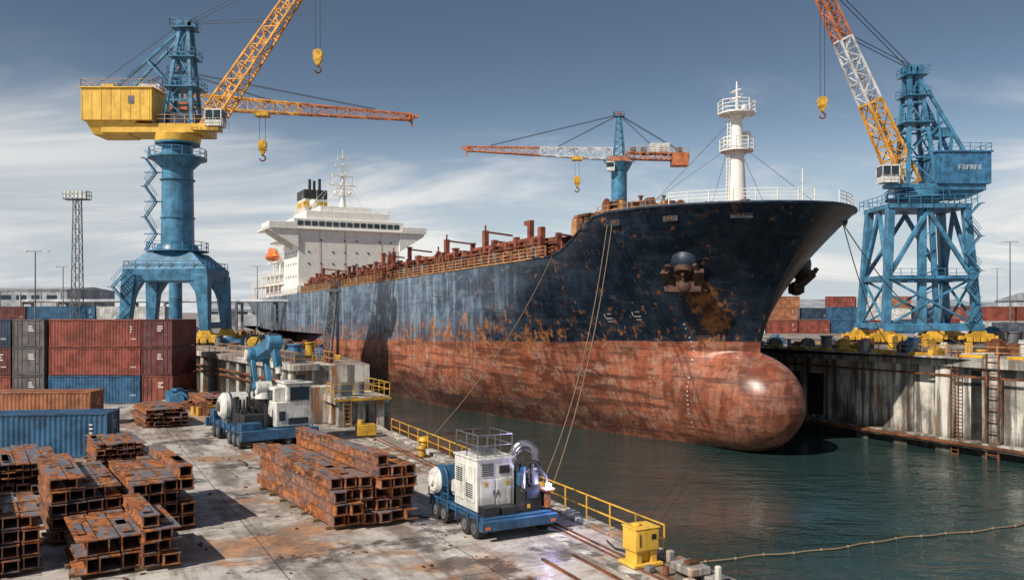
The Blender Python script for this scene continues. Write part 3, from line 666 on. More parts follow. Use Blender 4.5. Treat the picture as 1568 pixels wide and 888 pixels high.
for sy in(-1,1): at.beam((-7.8,sy*1.6,33),(.7,sy*.7,41.2),.34); at.beam((-3.6,sy*1.2,37.1),(-.2,sy*1.5,33.5),.22); at.beam((-2.2,sy*2,28.6),(-7.2,sy*1.8,33.4),.25)
at.beam((-3.6,-1.2,37.1),(-3.6,1.2,37.1),.25)
for x in(.4,1.4,2.0): at.cyl((x,-.5,42.0),(x,.5,42.0),.55,n=16)
jb=g('luffing_jib',M['yelj']); r0=V((3.4,0,28.0)); tip=V((18.9,-2.0,49.6))
jb.lattice(r0,tip,2.6,1.0,.5,2.0,3,.24,.13,0,.12); jb.lattice(r0,tip,2.6,1.1,2.3,1.4,17,.24,.12,.12,1)
jb.beam(r0+V((0,-1.3,0)),r0+V((0,1.3,0)),.6)
for sy in(-.5,.5): jb.cyl(tip+V((.2,sy-.1,.2)),tip+V((.2,sy+.1,.2)),.7,n=14)
ca=g('stay_cables',M['cable'])
for sy in(-.5,.5):
    for t in(.62,.97): ca.beam((1.4,sy,42.3),r0.lerp(tip,t)+V((0,sy,.9)),.06)
    ca.beam((1.2,sy*2,42.1),(-10,sy*4,33.3),.05)
cabin(g,5.9,-2.6,28.0,.95); g('cabin_bracket',M['yel']).box(3,6.5,-3.4,-1.6,27.5,27.9)
hook(g,(19.0,-2.2,49.4),37.6,.9,.3)
# right crane
g=Grp('portal_crane',(54.4,113,UZ+.1))
b=g('trestle_frame',M['bcr'],.04)
bot=[V((-.5+sx*5.9,sy*4,2)) for sx,sy in C]; top=[V((-.6+sx*4.9,sy*3.2,17.5)) for sx,sy in C]
for p,q in zip(bot,top): b.beam(p,q,.95,.95)
for k in range(4):
    k2=(k+1)%4; f=lambda a,t:bot[a].lerp(top[a],t)
    for t in(.02,.42): b.beam(f(k,t),f(k2,t),.7)
    b.beam(f(k,.02),f(k2,.42),.28); b.beam(f(k2,.02),f(k,.42),.28)
    mid=(f(k,.99)+f(k2,.99))/2; b.beam(f(k,.42),mid,.5); b.beam(f(k2,.42),mid,.5)
b.beam((-1.6,-3.6,2),(-1.1,-2.6,17.6),.9); b.beam((.4,-3.6,2),(.1,-2.6,17.6),.6)
for i in range(5): b.beam((-1.5+i*.08,-3.5,3.6+i*2.6),(.4,-3.4,4.6+i*2.6),.14)
b.box(-6.0,4.8,-3.9,3.9,17.5,18.1); b.box(-7.0,6.0,-4.6,-3.4,1.7,2.6); b.box(-7.0,6.0,3.4,4.6,1.7,2.6)
for sx in(-6.4,5.4):
    for sy in(-4,4): bogie(g,sx,sy,3.6,4)
bogie(g,-.6,-4,2.6,2)
pr=g('railings',M['bcr']); pr.rail([(-6.4,-4.3,18.1),(5.2,-4.3,18.1),(5.2,4.3,18.1),(-6.4,4.3,18.1)],1.1,1.4,.04,2,close=True); pr.rail([(-6,-4.2,8.6),(5.4,-4.2,8.6)],1.1,1.4,.035,2); b.box(-6.2,5.2,-4.4,-3.3,8.35,8.5)
stairs(g('stairs',M['bcr']),3.4,5.2,-4.6,[2.6,5,7.2,9.4,11.6,13.8,16,18.0],.6)
b.cyl((-.4,0,18.1),(-.4,0,19.0),2.6,n=28); b.cyl((-.4,0,19.2),(-.4,0,20.0),2.8,n=28); b.box(-3.3,7.4,-2.4,2.4,20.0,20.8); b.frus((4.6,0,19.1),2,3,(4.6,0,20.0),5.6,4.2)
pr.rail(circ(4.0,16,19.1,-.4),1.1,1.4,.04,2,close=True); b.cyl((-.4,0,19.0),(-.4,0,19.15),4.1,n=24)
mh=g('machinery_house',M['blue'],.08); mh.box(.9,7.9,-2.7,2.7,20.8,24.9); mh.box(.7,8.1,-2.9,2.9,24.9,25.1)
for i in range(6): mh.box(1.2+i*1.2,1.26+i*1.2,-2.74,-2.71,20.9,24.8)
lg=g('lettering',M['whj']); 
for i in range(6):
    x=3.6+i*.52; lg.box(x,x+.07,-2.79,-2.76,22.6,23.2); lg.box(x+.08,x+.33,-2.79,-2.76,23.1,23.2)
    if i%2: lg.box(x+.27,x+.33,-2.79,-2.76,22.6,23.09)
    lg.box(x+.08,x+.26,-2.79,-2.76,22.85,22.92)
pr.rail([(1,-2.7,25.1),(7.9,-2.7,25.1),(7.9,2.7,25.1),(1,2.7,25.1)],1.0,1.4,.035,2,close=True)
at=g('a_frame_tower',M['bcr']);T=[]
for sx,sy in C:
    p=V((-.6+sx*1.9,sy*1.8,20.8)); q=V((-1.2+sx*.6,sy*.8,35.4)); at.beam(p,q,.45); T.append((p,q))
for k in range(4):
    for i in range(4):
        F=lambda a,t:T[a%4][0].lerp(T[a%4][1],t/4)
        at.beam(F(k,i),F(k+1,i),.22); at.beam(F(k,i) if i%2 else F(k+1,i),F(k+1,i+1) if i%2 else F(k,i+1),.17)
for z,r in((29,1.9),(32.6,1.6),(35.4,1.5)): at.box(-1-r,-1+r,-r,r,z,z+.12); at.rail([(-1-r,-r,z+.12),(-1+r,-r,z+.12),(-1+r,r,z+.12),(-1-r,r,z+.12)],1,1,.03,2,close=True)
for sy in(-1,1): at.beam((5.0,sy*1.8,24.9),(-.6,sy*.8,35.2),.42); at.beam((2.6,sy*1.3,29.5),(-.3,sy*1.4,26.5),.25); at.beam((2.0,sy*1.5,24.9),(1.6,sy*1.3,31),.25); at.beam((3.2,sy*1.5,24.9),(3.4,sy*1.5,28),.3)
at.box(1.2,3.4,-1.2,1.2,27.2,28.4)
for x in(-1.9,-1.1,-.3): at.cyl((x,-.6,36.3),(x,.6,36.3),.55,n=16)
r0=V((-1.9,0,20.9)); tip=V((-14.8,-2,48))
g('jib_lower',M['yelj']).lattice(r0,tip,2.7,1.2,2.4,1.4,6,.28,.14,0,.40)
g('jib_middle',M['whj']).lattice(r0,tip,2.7,1.2,2.4,1.4,6,.26,.13,.40,.70)
g('jib_upper',M['ora']).lattice(r0,tip,2.7,1.2,2.4,1.4,6,.26,.13,.70,1)
ca=g('stay_cables',M['cable'])
for sy in(-.5,.5):
    for t in(.7,.98): ca.beam((-1.5,sy,36.7),r0.lerp(tip,t)+V((0,sy,.9)),.08)
cabin(g,-5.6,-2.8,20.8,1.0); g('cabin_bracket',M['bcr']).box(-5.8,-2.5,-3.4,-1.6,20.2,20.7)
hook(g,(-13.9,-2.2,47.5),31.7,.85,.28)
def tower(name,loc,h,jx,jz,L,CL,cols,mr,th,hz,hx,rz):
    g=Grp(name,loc,rz); m=g('mast',M['bcr']); m.cyl((0,0,0),(0,0,h-3),mr,n=20); m.frus((0,0,0),9,9,(0,0,3),3,3)
    p=g('slewing_platform',M['bcr']); p.cyl((0,0,h-3),(0,0,h-1.2),mr*1.1,mr*1.7,20); p.rail(circ(mr*1.9,10,h-1.2),1,1.2,.04,2,close=True)
    g('turntable',M['ora']).box(-2.2,2.2,-1.4,1.4,h-1.1,h+.1)
    c=g('cabin',M['cream']); c.box(-2.8,-1.2,-2.4,-1.2,h-3.2,h-1.2); g('cabin_window',M['glass']).box(-2.85,-1.4,-2.45,-1.25,h-2.4,h-1.5)
    t=g('tower_head',M['bcr']); 
    for sx,sy in C: t.beam((sx*1.1,sy*1.0,h),(sx*.4,sy*.35,h+th),.28)
    for i in range(6):
        z=h+th*i/6; r=1.1-.7*i/6
        for sy in(-1,1): t.beam((-r,sy*r,z),(r-.1,sy*(r-.1),z+th/6),.13); t.beam((-r,sy*r,z),(r,sy*r,z),.13)
    t.box(-1.1,1.1,-.8,.8,h+th,h+th+.15); t.rail([(-1.1,-.8,h+th),(1.1,-.8,h+th),(1.1,.8,h+th),(-1.1,.8,h+th)],.9,1,.04,2,close=True); g('sheaves',M['ora']).cyl((0,-.5,h+th+.5),(0,.5,h+th+.5),.6,n=12)
    s=jx; 
    a,b_=cols
    g('jib_inner',M[a]).lattice((s*1.5,0,h+.6),(s*L,0,h+.6+jz),1.8,1.0,2.3,.9,9,.2,.12,0,.5)
    g('jib_outer',M[b_]).lattice((s*1.5,0,h+.6),(s*L,0,h+.6+jz),1.8,1.0,2.3,.9,9,.2,.12,.5,1)
    jh=g('jib_head',M['ora']); jh.cyl((s*L,-.4,h+jz+.6),(s*L,.4,h+jz+.6),.7); jh.beam((s*L,0,h+jz+.4),(s*(L+1.4),0,h+jz+.9),.5); jh.beam((s*(L+.2),0,h+jz+.2),(s*(L+.4),0,h+jz-.9),.3)
    g('counter_jib',M['ora']).lattice((-s*1.2,0,h+.3),(-s*CL,0,h),2.4,2.4,1.2,1.2,6,.25,.13)
    cw=g('counterweight',M['ora'],.06); cw.box(min(-s*(CL-3.4),-s*CL),max(-s*(CL-3.4),-s*CL),-1.5,1.5,h-1.9,h+.8); g('winch_house',M['whj']).box(min(-s*(CL-8),-s*(CL-4)),max(-s*(CL-8),-s*(CL-4)),-1.4,1.4,h+.9,h+2.8)
    w=g('winch_gear',M['grey']); 
    for q in(3,5.2,CL-1.8): w.box(-s*q-.5,-s*q+.5,-.9,.9,h+.9,h+2.0)
    g('counter_railing',M['rail']).rail([(-s*1.5,-1.4,h+.9),(-s*CL,-1.4,h+.6)],1.1,1.2,.04,2)
    c=g('tie_cables',M['cable'])
    for sy in(-.4,.4):
        for q in(.42,.85): c.beam((0,sy,h+th+.4),(s*L*q,sy,h+1.5+jz*q),.08)
        c.beam((0,sy,h+th+.4),(-s*(CL-1),sy,h+1),.10); c.beam((0,sy,h+th+.4),(-s*(CL-6),sy,h+1),.07)
    g('trolley',M['yel']).box(s*hx-1.1,s*hx+1.1,-1,1,h-1.0+jz*hx/L,h-.3+jz*hx/L)
    hook(g,(s*hx,0,h-.5),h-hz,1.0,.45)
    return g
tower('tower_crane',(22.7,180,UZ),37.0,-1,1.2,32,14.5,('whj','ora'),1.7,8.6,4.6,8.9,0)
tower('tower_crane',(-53.5,135,UZ),37.2,1,-1.8,37,10,('yelj','ora'),1.0,5,6.0,13.5,.10)
# ------------------------------------------------------------ containers
def container(x,y,z,rz,L,c,H=2.6,Wd=2.44):
    g=Grp('shipping_container',(x,y,z),rz); m=g('frame',CC[c],.012); s=g('corrugated_panels',CC[c]); P=.12
    for X in(0,L-P):
        for Y in(0,Wd-P): m.box(X,X+P,Y,Y+P,.0,H)
    for Z in(0.02,H-P-.0):
        for Y in(.0,Wd-P): m.box(P,L-P,Y,Y+P,Z,Z+P-.02)
        for X in(0,L-P): m.box(X,X+P,P,Wd-P,Z,Z+P-.02)
    def corr(p,dv,n,hv,dep,Ln,pit=.28):
        k=int(Ln/pit); pit=Ln/k; pr=[]
        for i in range(k):
            for f,o in((0,0),(.25,0),(.5,1),(.75,1)): pr.append((i+f,o))
        pr.append((k,0)); vs=[]; 
        for f,o in pr: q=V(p)+V(dv)*f*pit+V(n)*dep*o; vs+=[q,q+V(hv)]
        s.add(vs,[(2*i,2*i+2,2*i+3,2*i+1) for i in range(len(pr)-1)])
    corr((P,.03,P),(1,0,0),(0,1,0),(0,0,H-2*P),.045,L-2*P)
    corr((L-P,Wd-.03,P),(-1,0,0),(0,-1,0),(0,0,H-2*P),.045,L-2*P)
    corr((.03,Wd-P,P),(0,-1,0),(1,0,0),(0,0,H-2*P),.045,Wd-2*P)
    corr((P,P,H-.05),(1,0,0),(0,0,-1),(0,Wd-2*P,0),.03,L-2*P)
    s.box(P,L-P,P,Wd-P,.1,.14)
    d=g('doors',CC[c],.01); d.box(L-.09,L-.045,P+.01,Wd/2-.01,.14,H-.14); d.box(L-.09,L-.045,Wd/2+.01,Wd-P-.01,.14,H-.14)
    r=g('lock_rods',M['grey'])
    for Y in(.45,.85,Wd-.85,Wd-.45): r.cyl((L-.02,Y,.1),(L-.02,Y,H-.1),.025,n=6)
    for Y in(.4,Wd-.8): r.box(L-.02,L+.0,Y,Y+.4,1.1,1.16)
    k=g('marking_labels',M['white'])
    if RN.random()<.6:
        for i in range(3): k.box(L-1.0,L-.85+RN.uniform(-.05,.15),.015,.024,H-.75-i*.24,H-.66-i*.24)
    for i in range(5): k.box(L-.9+i*.1,L-.85+i*.1,.015,.024,.7,.82)
    for i in range(3): k.box(L-.043,L-.038,1.45,1.45+RN.uniform(.3,.6),1.9-i*.2,1.98-i*.2)
    return g
container(-35.6,48.2,0,math.radians(8.5),11.9,'blue')
container(-41.0,62.6,0,math.radians(4),9.6,'ora')
container(-50.8,61.5,0,math.radians(4),9.6,'ora')
for k,c in enumerate(['blue','red','red']): container(-43.2+RN.uniform(-.06,.06),79.2+RN.uniform(-.05,.05),k*2.62,.01,8.5,c)
for k,c in enumerate(['red','dred','dred']): container(-34.5+RN.uniform(0,.08),85.1,k*2.62,-math.pi/2,6.1,c,2.6,2.85)
for k,c in enumerate(['grey','grey','grey']): container(-46.6,85.3,k*2.62,-math.pi/2,6.1,c,2.6,2.95)
for k,c in enumerate(['red','dred','navy']): container(-55.4,79.4,k*2.62,.0,8.5,c)
def crow(x,y,z,rz,n,rows,pal,L=12.0,pr=.7):
    for i in range(n):
        for k in range(rows):
            if k==rows-1 and RN.random()<.25: continue
            container(x+math.cos(rz)*i*(L+.3),y+math.sin(rz)*i*(L+.3),z+k*2.62,rz,L,pal[min(k,len(pal)-1)] if RN.random()<pr else RN.choice(pal))
crow(76,132,UZ+.01,.0,2,1,['white','blue']); crow(81.5,152,UZ+.01,0,2,3,['white','red','red'],12,1.0); crow(78.5,143,UZ+.01,0,2,1,['white','grey','blue'])
crow(44,168,UZ+.01,0,6,2,['blue','white','grey','red','ora'],6.1,.1); crow(60,195,UZ+.01,0,7,3,['blue','white','grey','ora','red','navy'],6.1,.0)
crow(-98,150,UZ+.01,0,3,2,['red','blue','dred','white'])
# ------------------------------------------------------------ warehouses
def warehouse(x,y,w,d,h,mat,rz=0,roof='wh2',dh=2.5):
    g=Grp('warehouse',(x,y,UZ),rz); m=g('walls',M[mat]); m.box(0,w,0,d,0,h)
    r=g('roof',M[roof]); r.add([(-.5,-.5,h),(w+.5,-.5,h),(w+.5,d/2,h+dh),(-.5,d/2,h+dh),(-.5,d+.5,h),(w+.5,d+.5,h)],[(0,1,2,3),(3,2,5,4),(0,3,4),(1,5,2)])
    dr=g('doors',M['grey']); wi=g('windows',M['glass']); tr=g('trim',M['wh3'])
    k=6
    while k<w-8: dr.box(k,k+5,-.08,-.02,0,5.2); k+=17
    k=2
    while k<w-4: wi.box(k,k+3,-.06,-.02,h*.72,h*.72+1.3); k+=4.5
    tr.box(-.1,w+.1,-.25,-.1,h-.5,h); 
    k=0
    while k<w: tr.box(k,k+.3,-.16,-.09,0,h-.5); k+=6
warehouse(-175,250,44,30,11.0,'wh2',0,'wh3',1.0); warehouse(-240,300,70,30,9,'wh3'); warehouse(-112,330,90,30,6.5,'wh3',0,'wh2'); warehouse(-95,260,26,18,5,'wh3')
warehouse(75,300,90,30,6.5,'whb',0,'wh2'); warehouse(70,230,34,20,4.2,'whb',0,'wh3'); warehouse(165,260,70,30,8,'wh3'); warehouse(-30,420,120,30,6,'wh2')
warehouse(150,420,150,40,7,'whb')
g=Grp('pipe_rack',(-110,190,UZ)); m=g('frames',M['grey']); 
for i in range(10): m.box(i*8,i*8+.5,0,.5,0,6);m.box(i*8,i*8+.5,4,4.5,0,6);m.box(i*8,i*8+.5,0,4.5,6,6.4)
for y,z in((1,6.7),(2,6.7),(3,6.8)): g('pipes',M['wh3']).cyl((0,y,z),(76,y,z),.35)
def fmast(x,y,h):
    g=Grp('floodlight_mast',(x,y,UZ)); m=g('lattice_mast',M['grey']); m.lattice((0,0,0),(0,0,h),1.6,1.0,1.6,1.0,14,.14,.07)
    p=g('head_frame',M['grey']); p.box(-2.1,2.1,-.8,.8,h,h+.15); p.rail([(-2.1,-.8,h+.15),(2.1,-.8,h+.15),(2.1,.8,h+.15),(-2.1,.8,h+.15)],1.3,.8,.05,2,close=True)
    l=g('lamps',M['cream'],.03)
    for i in range(6): l.box(-2+i*.7,-1.5+i*.7,-1.1,-.8,h+.3,h+.8); l.box(-2+i*.7,-1.5+i*.7,-1.1,-.8,h+1.0,h+1.45)
fmast(-76.8,150,24)
def lamp(x,y,h,a=1.6):
    g=Grp('street_lamp',(x,y,UZ)); m=g('pole',M['grey']); m.cyl((0,0,0),(0,0,h),.14,.08,8); m.beam((-a,0,h),(a,0,h),.08); l=g('lamp_heads',M['cream']); l.box(-a-.5,-a+.3,-.2,.2,h-.08,h+.1); l.box(a-.3,a+.5,-.2,.2,h-.08,h+.1); g('base',M['conc']).cyl((0,0,0),(0,0,.6),.35)
lamp(-73,130,13.5); lamp(-92,174,13.5); lamp(88,150,16.6); lamp(-60,200,15); lamp(120,210,15)
# ------------------------------------------------------------ steel stacks
DA=math.atan2(.84,-.54)
def steel(x,y,cols,rows,L,w=.62,h=.48,th=.04,rag=.35,base=True,holes=0,rz=DA,skip=.0,kind=0):
    g=Grp('steel_beam_stack',(x,y,0),rz); m=g('box_beams',M['steel']); m2=g('box_beams_layer',M['steel']); p=g('timber_bearers',M['wood'],.01); z0=.0
    if base:
        k=.25
        while k<L: p.box(k,k+.22,-cols*w-.1,.15,.012,.13); k+=max(1.2,L/7)
        p.box(.1,L*.9,-cols*w,-cols*w+.12,.135,.16)
        z0=.165
    for r in range(rows if isinstance(rows,int) else max(rows)):
        if r and r%2==0:
            for k in(.5,L*.5,L-.7): p.box(k,k+.12,-cols*w+.05,.0,z0+r*(h+.045)-.04,z0+r*(h+.045)-.004)
        ro=RN.uniform(-.25,.25)
        for c in range(cols):
            rr=rows if isinstance(rows,int) else rows[c]
            if r>=rr: continue
            o=ro+RN.uniform(-rag,rag*.5); l=L+RN.uniform(-rag,rag)*1.6; y1=-c*w-RN.uniform(.005,.035); y0=y1-w+.045; zz=z0+r*(h+.045); a,b_=o,o+l
            t=th; mm_=m if (r+c)%2 else m2; kk=RN.random(); sk=RN.uniform(-.03,.03)
            if kind==0 and kk<.66 or kind==1 and kk<.4:
                ov=.035
                for zz0 in(zz,zz+h-t): mm_.beam((a,(y0+y1)/2,zz0+t/2),(b_,(y0+y1)/2+sk,zz0+t/2),abs(y1-y0),t)
                for yy in(y0+ov+t/2,y1-ov-t/2): mm_.beam((a+.01,yy,zz+h/2),(b_-.01,yy+sk,zz+h/2),t,h-2*t-.002)
            elif kk<.9:
                for zz0 in(zz,zz+h-t): mm_.beam((a,(y0+y1)/2,zz0+t/2),(b_,(y0+y1)/2+sk,zz0+t/2),abs(y1-y0),t)
                mm_.beam((a,(y0+y1)/2,zz+h/2),(b_,(y0+y1)/2+sk,zz+h/2),t,h-2*t-.002)
            else:
                for zz0 in(zz,zz+h-t): mm_.beam((a,(y0+y1)/2,zz0+t/2),(b_,(y0+y1)/2,zz0+t/2),abs(y1-y0),t)
                mm_.beam((a,y1-t/2,zz+h/2),(b_,y1-t/2,zz+h/2),t,h-2*t-.002)
    for i in range(3):
        c=RN.randrange(cols); rr=rows if isinstance(rows,int) else rows[c]; zz=z0+rr*(h+.045); k=RN.uniform(.3,L*.4)
        m.box(k,k+RN.uniform(1,L*.5),-c*w-.3-RN.uniform(.05,.15),-c*w-.1,zz+.002,zz+.03)
    return g
steel(-7.0,33.0,3,[4,4,4],10.2,.58,.42); steel(-5.4,33.85,3,[6,5,5],10.0,.56,.40)
steel(-13.9,27.0,3,[2,2,2],3.8,.66,.50,rag=.2); steel(-12.1,27.7,2,[4,3],3.8,.62,.38,rag=.2)
steel(-16.9,31.0,4,[5,5,4,4],6.2,.62,.40,rag=.3); steel(-14.5,32.2,4,[4,4,4,5],6.2,.60,.42,rag=.3)
steel(-17.9,26.3,5,[5,4,5,4,4],4.5,.58,.40,rag=.3); steel(-22.5,31.5,5,[3,4,3,4,3],4.5,.6,.42,rag=.4)
steel(-25.0,38.0,7,4,6,.6,.3,rag=.6,kind=1); steel(-22.6,46.0,5,4,5,.5,.26,rag=.6,kind=1); steel(-26.8,62,5,4,6,.6,.26,rag=.7,kind=1); steel(-26.5,73,4,3,6,.6,.28,rag=.7,kind=1)
steel(-33.5,56.0,5,3,6,.6,.28,rag=.6,kind=1)
# ------------------------------------------------------------ vehicles
def wheel(g,x,y,z,r,w,ax='x'):
    t=g('tyres',M['rub'],.03); h=g('wheel_hubs',M['grey'])
    t.cyl((x-w/2,y,z),(x+w/2,y,z),r,n=22); h.cyl((x-w/2-.03,y,z),(x+w/2+.03,y,z),r*.55,n=14); h.cyl((x-w/2-.06,y,z),(x+w/2+.06,y,z),r*.2,n=8)
g=Grp('welding_generator_vehicle',(-1.15,31.3,0),math.radians(29))
c=g('chassis',M['bluev'],.02); c.box(0.1,3.1,0,4.9,.66,.86); c.box(.5,2.7,.2,4.7,.42,.66); c.box(-.05,3.25,-.22,.05,.42,.78)
for y in(.3,1.2,2.2,3.0,3.9,4.7): c.box(.02,.1,y,y+.08,.5,.95); c.box(3.1,3.18,y,y+.08,.5,.95)
c.box(.03,.1,.3,4.8,.86,.95); c.box(3.1,3.17,.3,4.8,.86,.95)
for y in(.65,1.45,3.4,4.2):
    for x in(.2,3.0): wheel(g,x,y,.38,.38,.3)
lt=g('lamps',M['liferaft']); lt.box(.1,.28,-.25,-.22,.5,.6); lt.box(2.92,3.1,-.25,-.22,.5,.6)
b=g('generator_housing',M['cream'],.04); b.box(.3,1.9,.9,2.9,.9,2.85); b.box(.25,1.95,.85,2.95,2.85,2.93); b.box(.45,1.05,.87,.90,1.1,2.1); b.box(1.12,1.75,.87,.90,1.1,2.1); b.box(.26,.30,1.1,1.9,1.2,2.6); b.box(.26,.30,2.0,2.75,1.2,2.6)
v=g('vents_and_panels',M['black'])
for i in range(7): v.box(.5,1.0,.87,.897,2.25+i*.07,2.28+i*.07); v.box(.235,.255,1.2,1.8,1.4+i*.08,1.43+i*.08); v.box(.235,.255,2.1,2.65,1.9+i*.08,1.93+i*.08)
v.box(1.25,1.7,.87,.897,2.3,2.6); v.box(.98,1.02,.84,.865,1.5,1.7); v.box(1.15,1.19,.84,.865,1.5,1.7)
v.box(2.0,2.75,.25,.95,.87,1.75); v.box(.25,.9,.2,.7,.87,1.2); v.box(2.1,2.9,1.6,2.4,.87,1.9); v.box(1.0,1.7,.15,.75,.87,1.15); v.box(2.0,3.0,2.6,3.4,.87,1.5)
sc=g('control_screen',M['bluedk']); sc.box(2.1,2.65,.22,.25,1.35,1.65)
lbx=g('warning_labels',M['yel']); lbx.box(1.5,1.68,.862,.869,1.85,2.0); lbx.box(.6,.75,.862,.869,1.85,2.0); lbx.box(2.12,2.25,.235,.249,1.0,1.15)
rr=g('roof_cage',M['metal'])
for z in(3.4,3.8):
    for a,b_ in(((.35,.95),(1.85,.95)),((1.85,.95),(1.85,2.85)),((1.85,2.85),(.35,2.85)),((.35,2.85),(.35,.95))): rr.cyl((*a,z),(*b_,z),.022,n=8)
for p in((.35,.95),(1.1,.95),(1.85,.95),(1.85,1.9),(1.85,2.85),(1.1,2.85),(.35,2.85),(.35,1.9)): rr.cyl((*p,2.9),(*p,3.8),.025,n=8)
rr.box(.7,1.5,1.4,2.3,2.93,3.15); rr.cyl((1.6,2.5,2.9),(1.6,2.5,3.5),.07)
mo=g('motor_drum',M['bluev'],.02); mo.cyl((.0,4.0,1.65),(1.2,4.0,1.65),.56,n=24); mo.cyl((.2,4.0,1.65),(.28,4.0,1.65),.62,n=24); mo.cyl((.85,4.0,1.65),(.93,4.0,1.65),.62,n=24); mo.box(.1,1.1,3.6,4.4,.87,1.3)
wd=g('drum_end_caps',M['cream'],.02); wd.cyl((-.2,4.0,1.65),(.0,4.0,1.65),.44,.55,20); wd.cyl((-.3,4.0,1.65),(-.2,4.0,1.65),.2,n=14)
for i in range(8):
    a=i*math.pi/4; wd.cyl((-.24,4.0+.36*math.cos(a),1.65+.36*math.sin(a)),(-.18,4.0+.36*math.cos(a),1.65+.36*math.sin(a)),.04,n=6)
wd.cyl((.4,3.2,1.45),(1.6,3.2,1.45),.32,n=16); wd.cyl((2.4,2.8,.87),(2.4,2.8,2.6),.26,n=16)
pp=g('pipework',M['metal'])
def arc(c,r,a0,a1,n,pl):
    o=[]
    for i in range(n+1):
        a=lerp(a0,a1,i/n); o.append(V(c)+V(pl[0])*r*math.cos(a)+V(pl[1])*r*math.sin(a))
    return o
pp.tube([(2.1,1.3,1.6),(2.1,1.3,2.9)]+arc((2.5,1.14,2.9),.43,math.pi,0,10,((.92,-.38,0),(0,0,1)))+[(2.9,.97,2.0)],.15,14)
for z in(2.0,2.35,2.7,2.95): pp.cyl((2.9,.97,z),(2.9,.97,z+.05),.19,n=14); pp.cyl((2.1,1.3,z),(2.1,1.3,z+.05),.19,n=14)
pp.tube([(2.3,1.8,1.7),(2.35,1.7,2.6)]+arc((2.75,1.6,2.6),.38,math.pi,math.pi*.1,8,((1,-.1,0),(0,0,1)))+[(3.1,1.5,2.3),(2.9,1.2,1.9)],.08,8)
for i in range(12):
    x=2.0+RN.random()*.9;y=.4+RN.random()*1.8; h_=1.5+RN.random()*1.2
    pp.cyl((x,y,.87),(x,y,h_),.03+RN.random()*.05,n=8); pp.cyl((x,y,h_*.7),(x,y,h_*.7+.06),.1,n=8)
hs=g('hoses',M['rub'])
for i in range(16):
    x0=1.95+RN.random()*.4; y0=.5+RN.random()*1.6; x1=2.5+RN.random()*.6;y1=.2+RN.random()*1.0; z0=1.6+RN.random()*1.2; sg_=RN.uniform(.15,.6)
    hs.tube([(lerp(x0,x1,t/10)+.08*math.sin(t*.7),lerp(y0,y1,t/10),lerp(z0,1.25,t/10)-sg_*math.sin(math.pi*t/10)) for t in range(11)],.028,6)
hs.tube([(1.9,.9,2.6),(2.2,.6,2.9),(2.6,.4,2.7),(2.95,.3,2.2)],.05,8)
ar=g('robot_arm',M['black'],.02); ar.cyl((2.7,.6,.87),(2.7,.6,1.5),.26,n=16); ar.cyl((2.55,.6,1.6),(2.85,.6,1.6),.22,n=16); ar.beam((2.7,.6,1.55),(2.75,.75,2.4),.2); ar.cyl((2.55,.75,2.45),(2.95,.75,2.45),.18,n=14); ar.beam((2.75,.75,2.45),(3.0,.35,2.15),.15); ar.cyl((3.0,.35,2.2),(3.02,.25,1.85),.07,.03,10)
vz=g('valves',M['bluev'],.02); vz.cyl((2.3,.9,2.2),(2.3,.9,2.5),.14); vz.box(1.95,2.2,.5,.8,1.8,2.3); vz.cyl((2.2,1.6,1.9),(2.2,1.6,2.3),.18)
gd=g('weld_workpiece',M['steel'],.02); gd.box(2.75,3.25,.0,.55,1.60,1.70); gd.box(2.9,3.1,.1,.5,.95,1.6)
a=g('welding_arc',M['arc']); a.ball((3.02,.16,1.80),.10,.10,.10,12,8)
L=bpy.data.lights.new('arc_lamp','POINT'); L.energy=130; L.color=(.60,.55,1); L.shadow_soft_size=.12; lo=bpy.data.objects.new('arc_lamp',L); scene.collection.objects.link(lo); lo.parent=g.e; lo.location=(3.0,-.1,1.95)
rd=g('deck_rails',M['bluev']); rd.rail([(.05,4.9,.86),(.05,3.0,.86)],.7,.7,.02,2); rd.rail([(3.1,4.8,.86),(3.1,2.6,.86)],.9,.7,.02,2)
g=Grp('robotic_arm_truck',(-16.6,52.1,0),math.radians(33))
c=g('chassis',M['bluev'],.03); c.box(0.1,4.6,0,8.6,.85,1.15); c.box(.6,4.1,.2,8.4,.55,.85); c.box(-.1,4.8,-.4,.0,.6,1.2); c.box(-.1,4.8,8.4,8.8,.6,1.2)
for y in(.4,1.6,2.8,4.2,5.4,6.8,8.0): c.box(.0,.1,y,y+.1,.6,1.3); c.box(4.6,4.7,y,y+.1,.6,1.3)
c.box(.0,1.3,.1,1.0,1.15,1.6); c.box(.1,1.1,7.2,8.2,1.15,1.8)
for y in(.9,2.0,3.1,6.0,7.1):
    for x in(.25,4.45): wheel(g,x,y,.5,.5,.4)
b=g('control_cabin',M['cream'],.08); b.box(2.3,4.6,.5,2.7,1.2,2.8); b.box(3.0,4.6,.5,2.7,2.8,3.9); b.box(2.3,3.0,.9,2.7,2.8,3.7); b.box(2.9,4.7,.4,2.8,3.9,4.02)
w=g('cabin_windows',M['glass']); w.box(3.2,4.45,.44,.5,2.85,3.7); w.box(4.6,4.66,.7,2.5,2.8,3.7); w.box(2.24,2.3,1.2,2.4,2.9,3.5); w.box(2.5,2.9,.46,.5,1.6,2.2); w.box(3.1,4.4,.47,.5,1.35,1.75)
dr=g('drum',M['cream'],.04); dr.cyl((.2,5.2,2.25),(2.2,5.2,2.25),.9,n=26); dr.cyl((-.05,5.2,2.25),(.2,5.2,2.25),.6,.88,22); b2=g('drum_bands',M['grey']); b2.cyl((.5,5.2,2.25),(.62,5.2,2.25),.94,n=26); b2.cyl((1.7,5.2,2.25),(1.82,5.2,2.25),.94,n=26); b2.cyl((-.2,5.2,2.25),(-.05,5.2,2.25),.3,n=16); b2.box(.3,2.0,4.6,5.8,1.15,1.6)
dr.box(2.4,4.1,5.6,7.6,1.2,2.6)
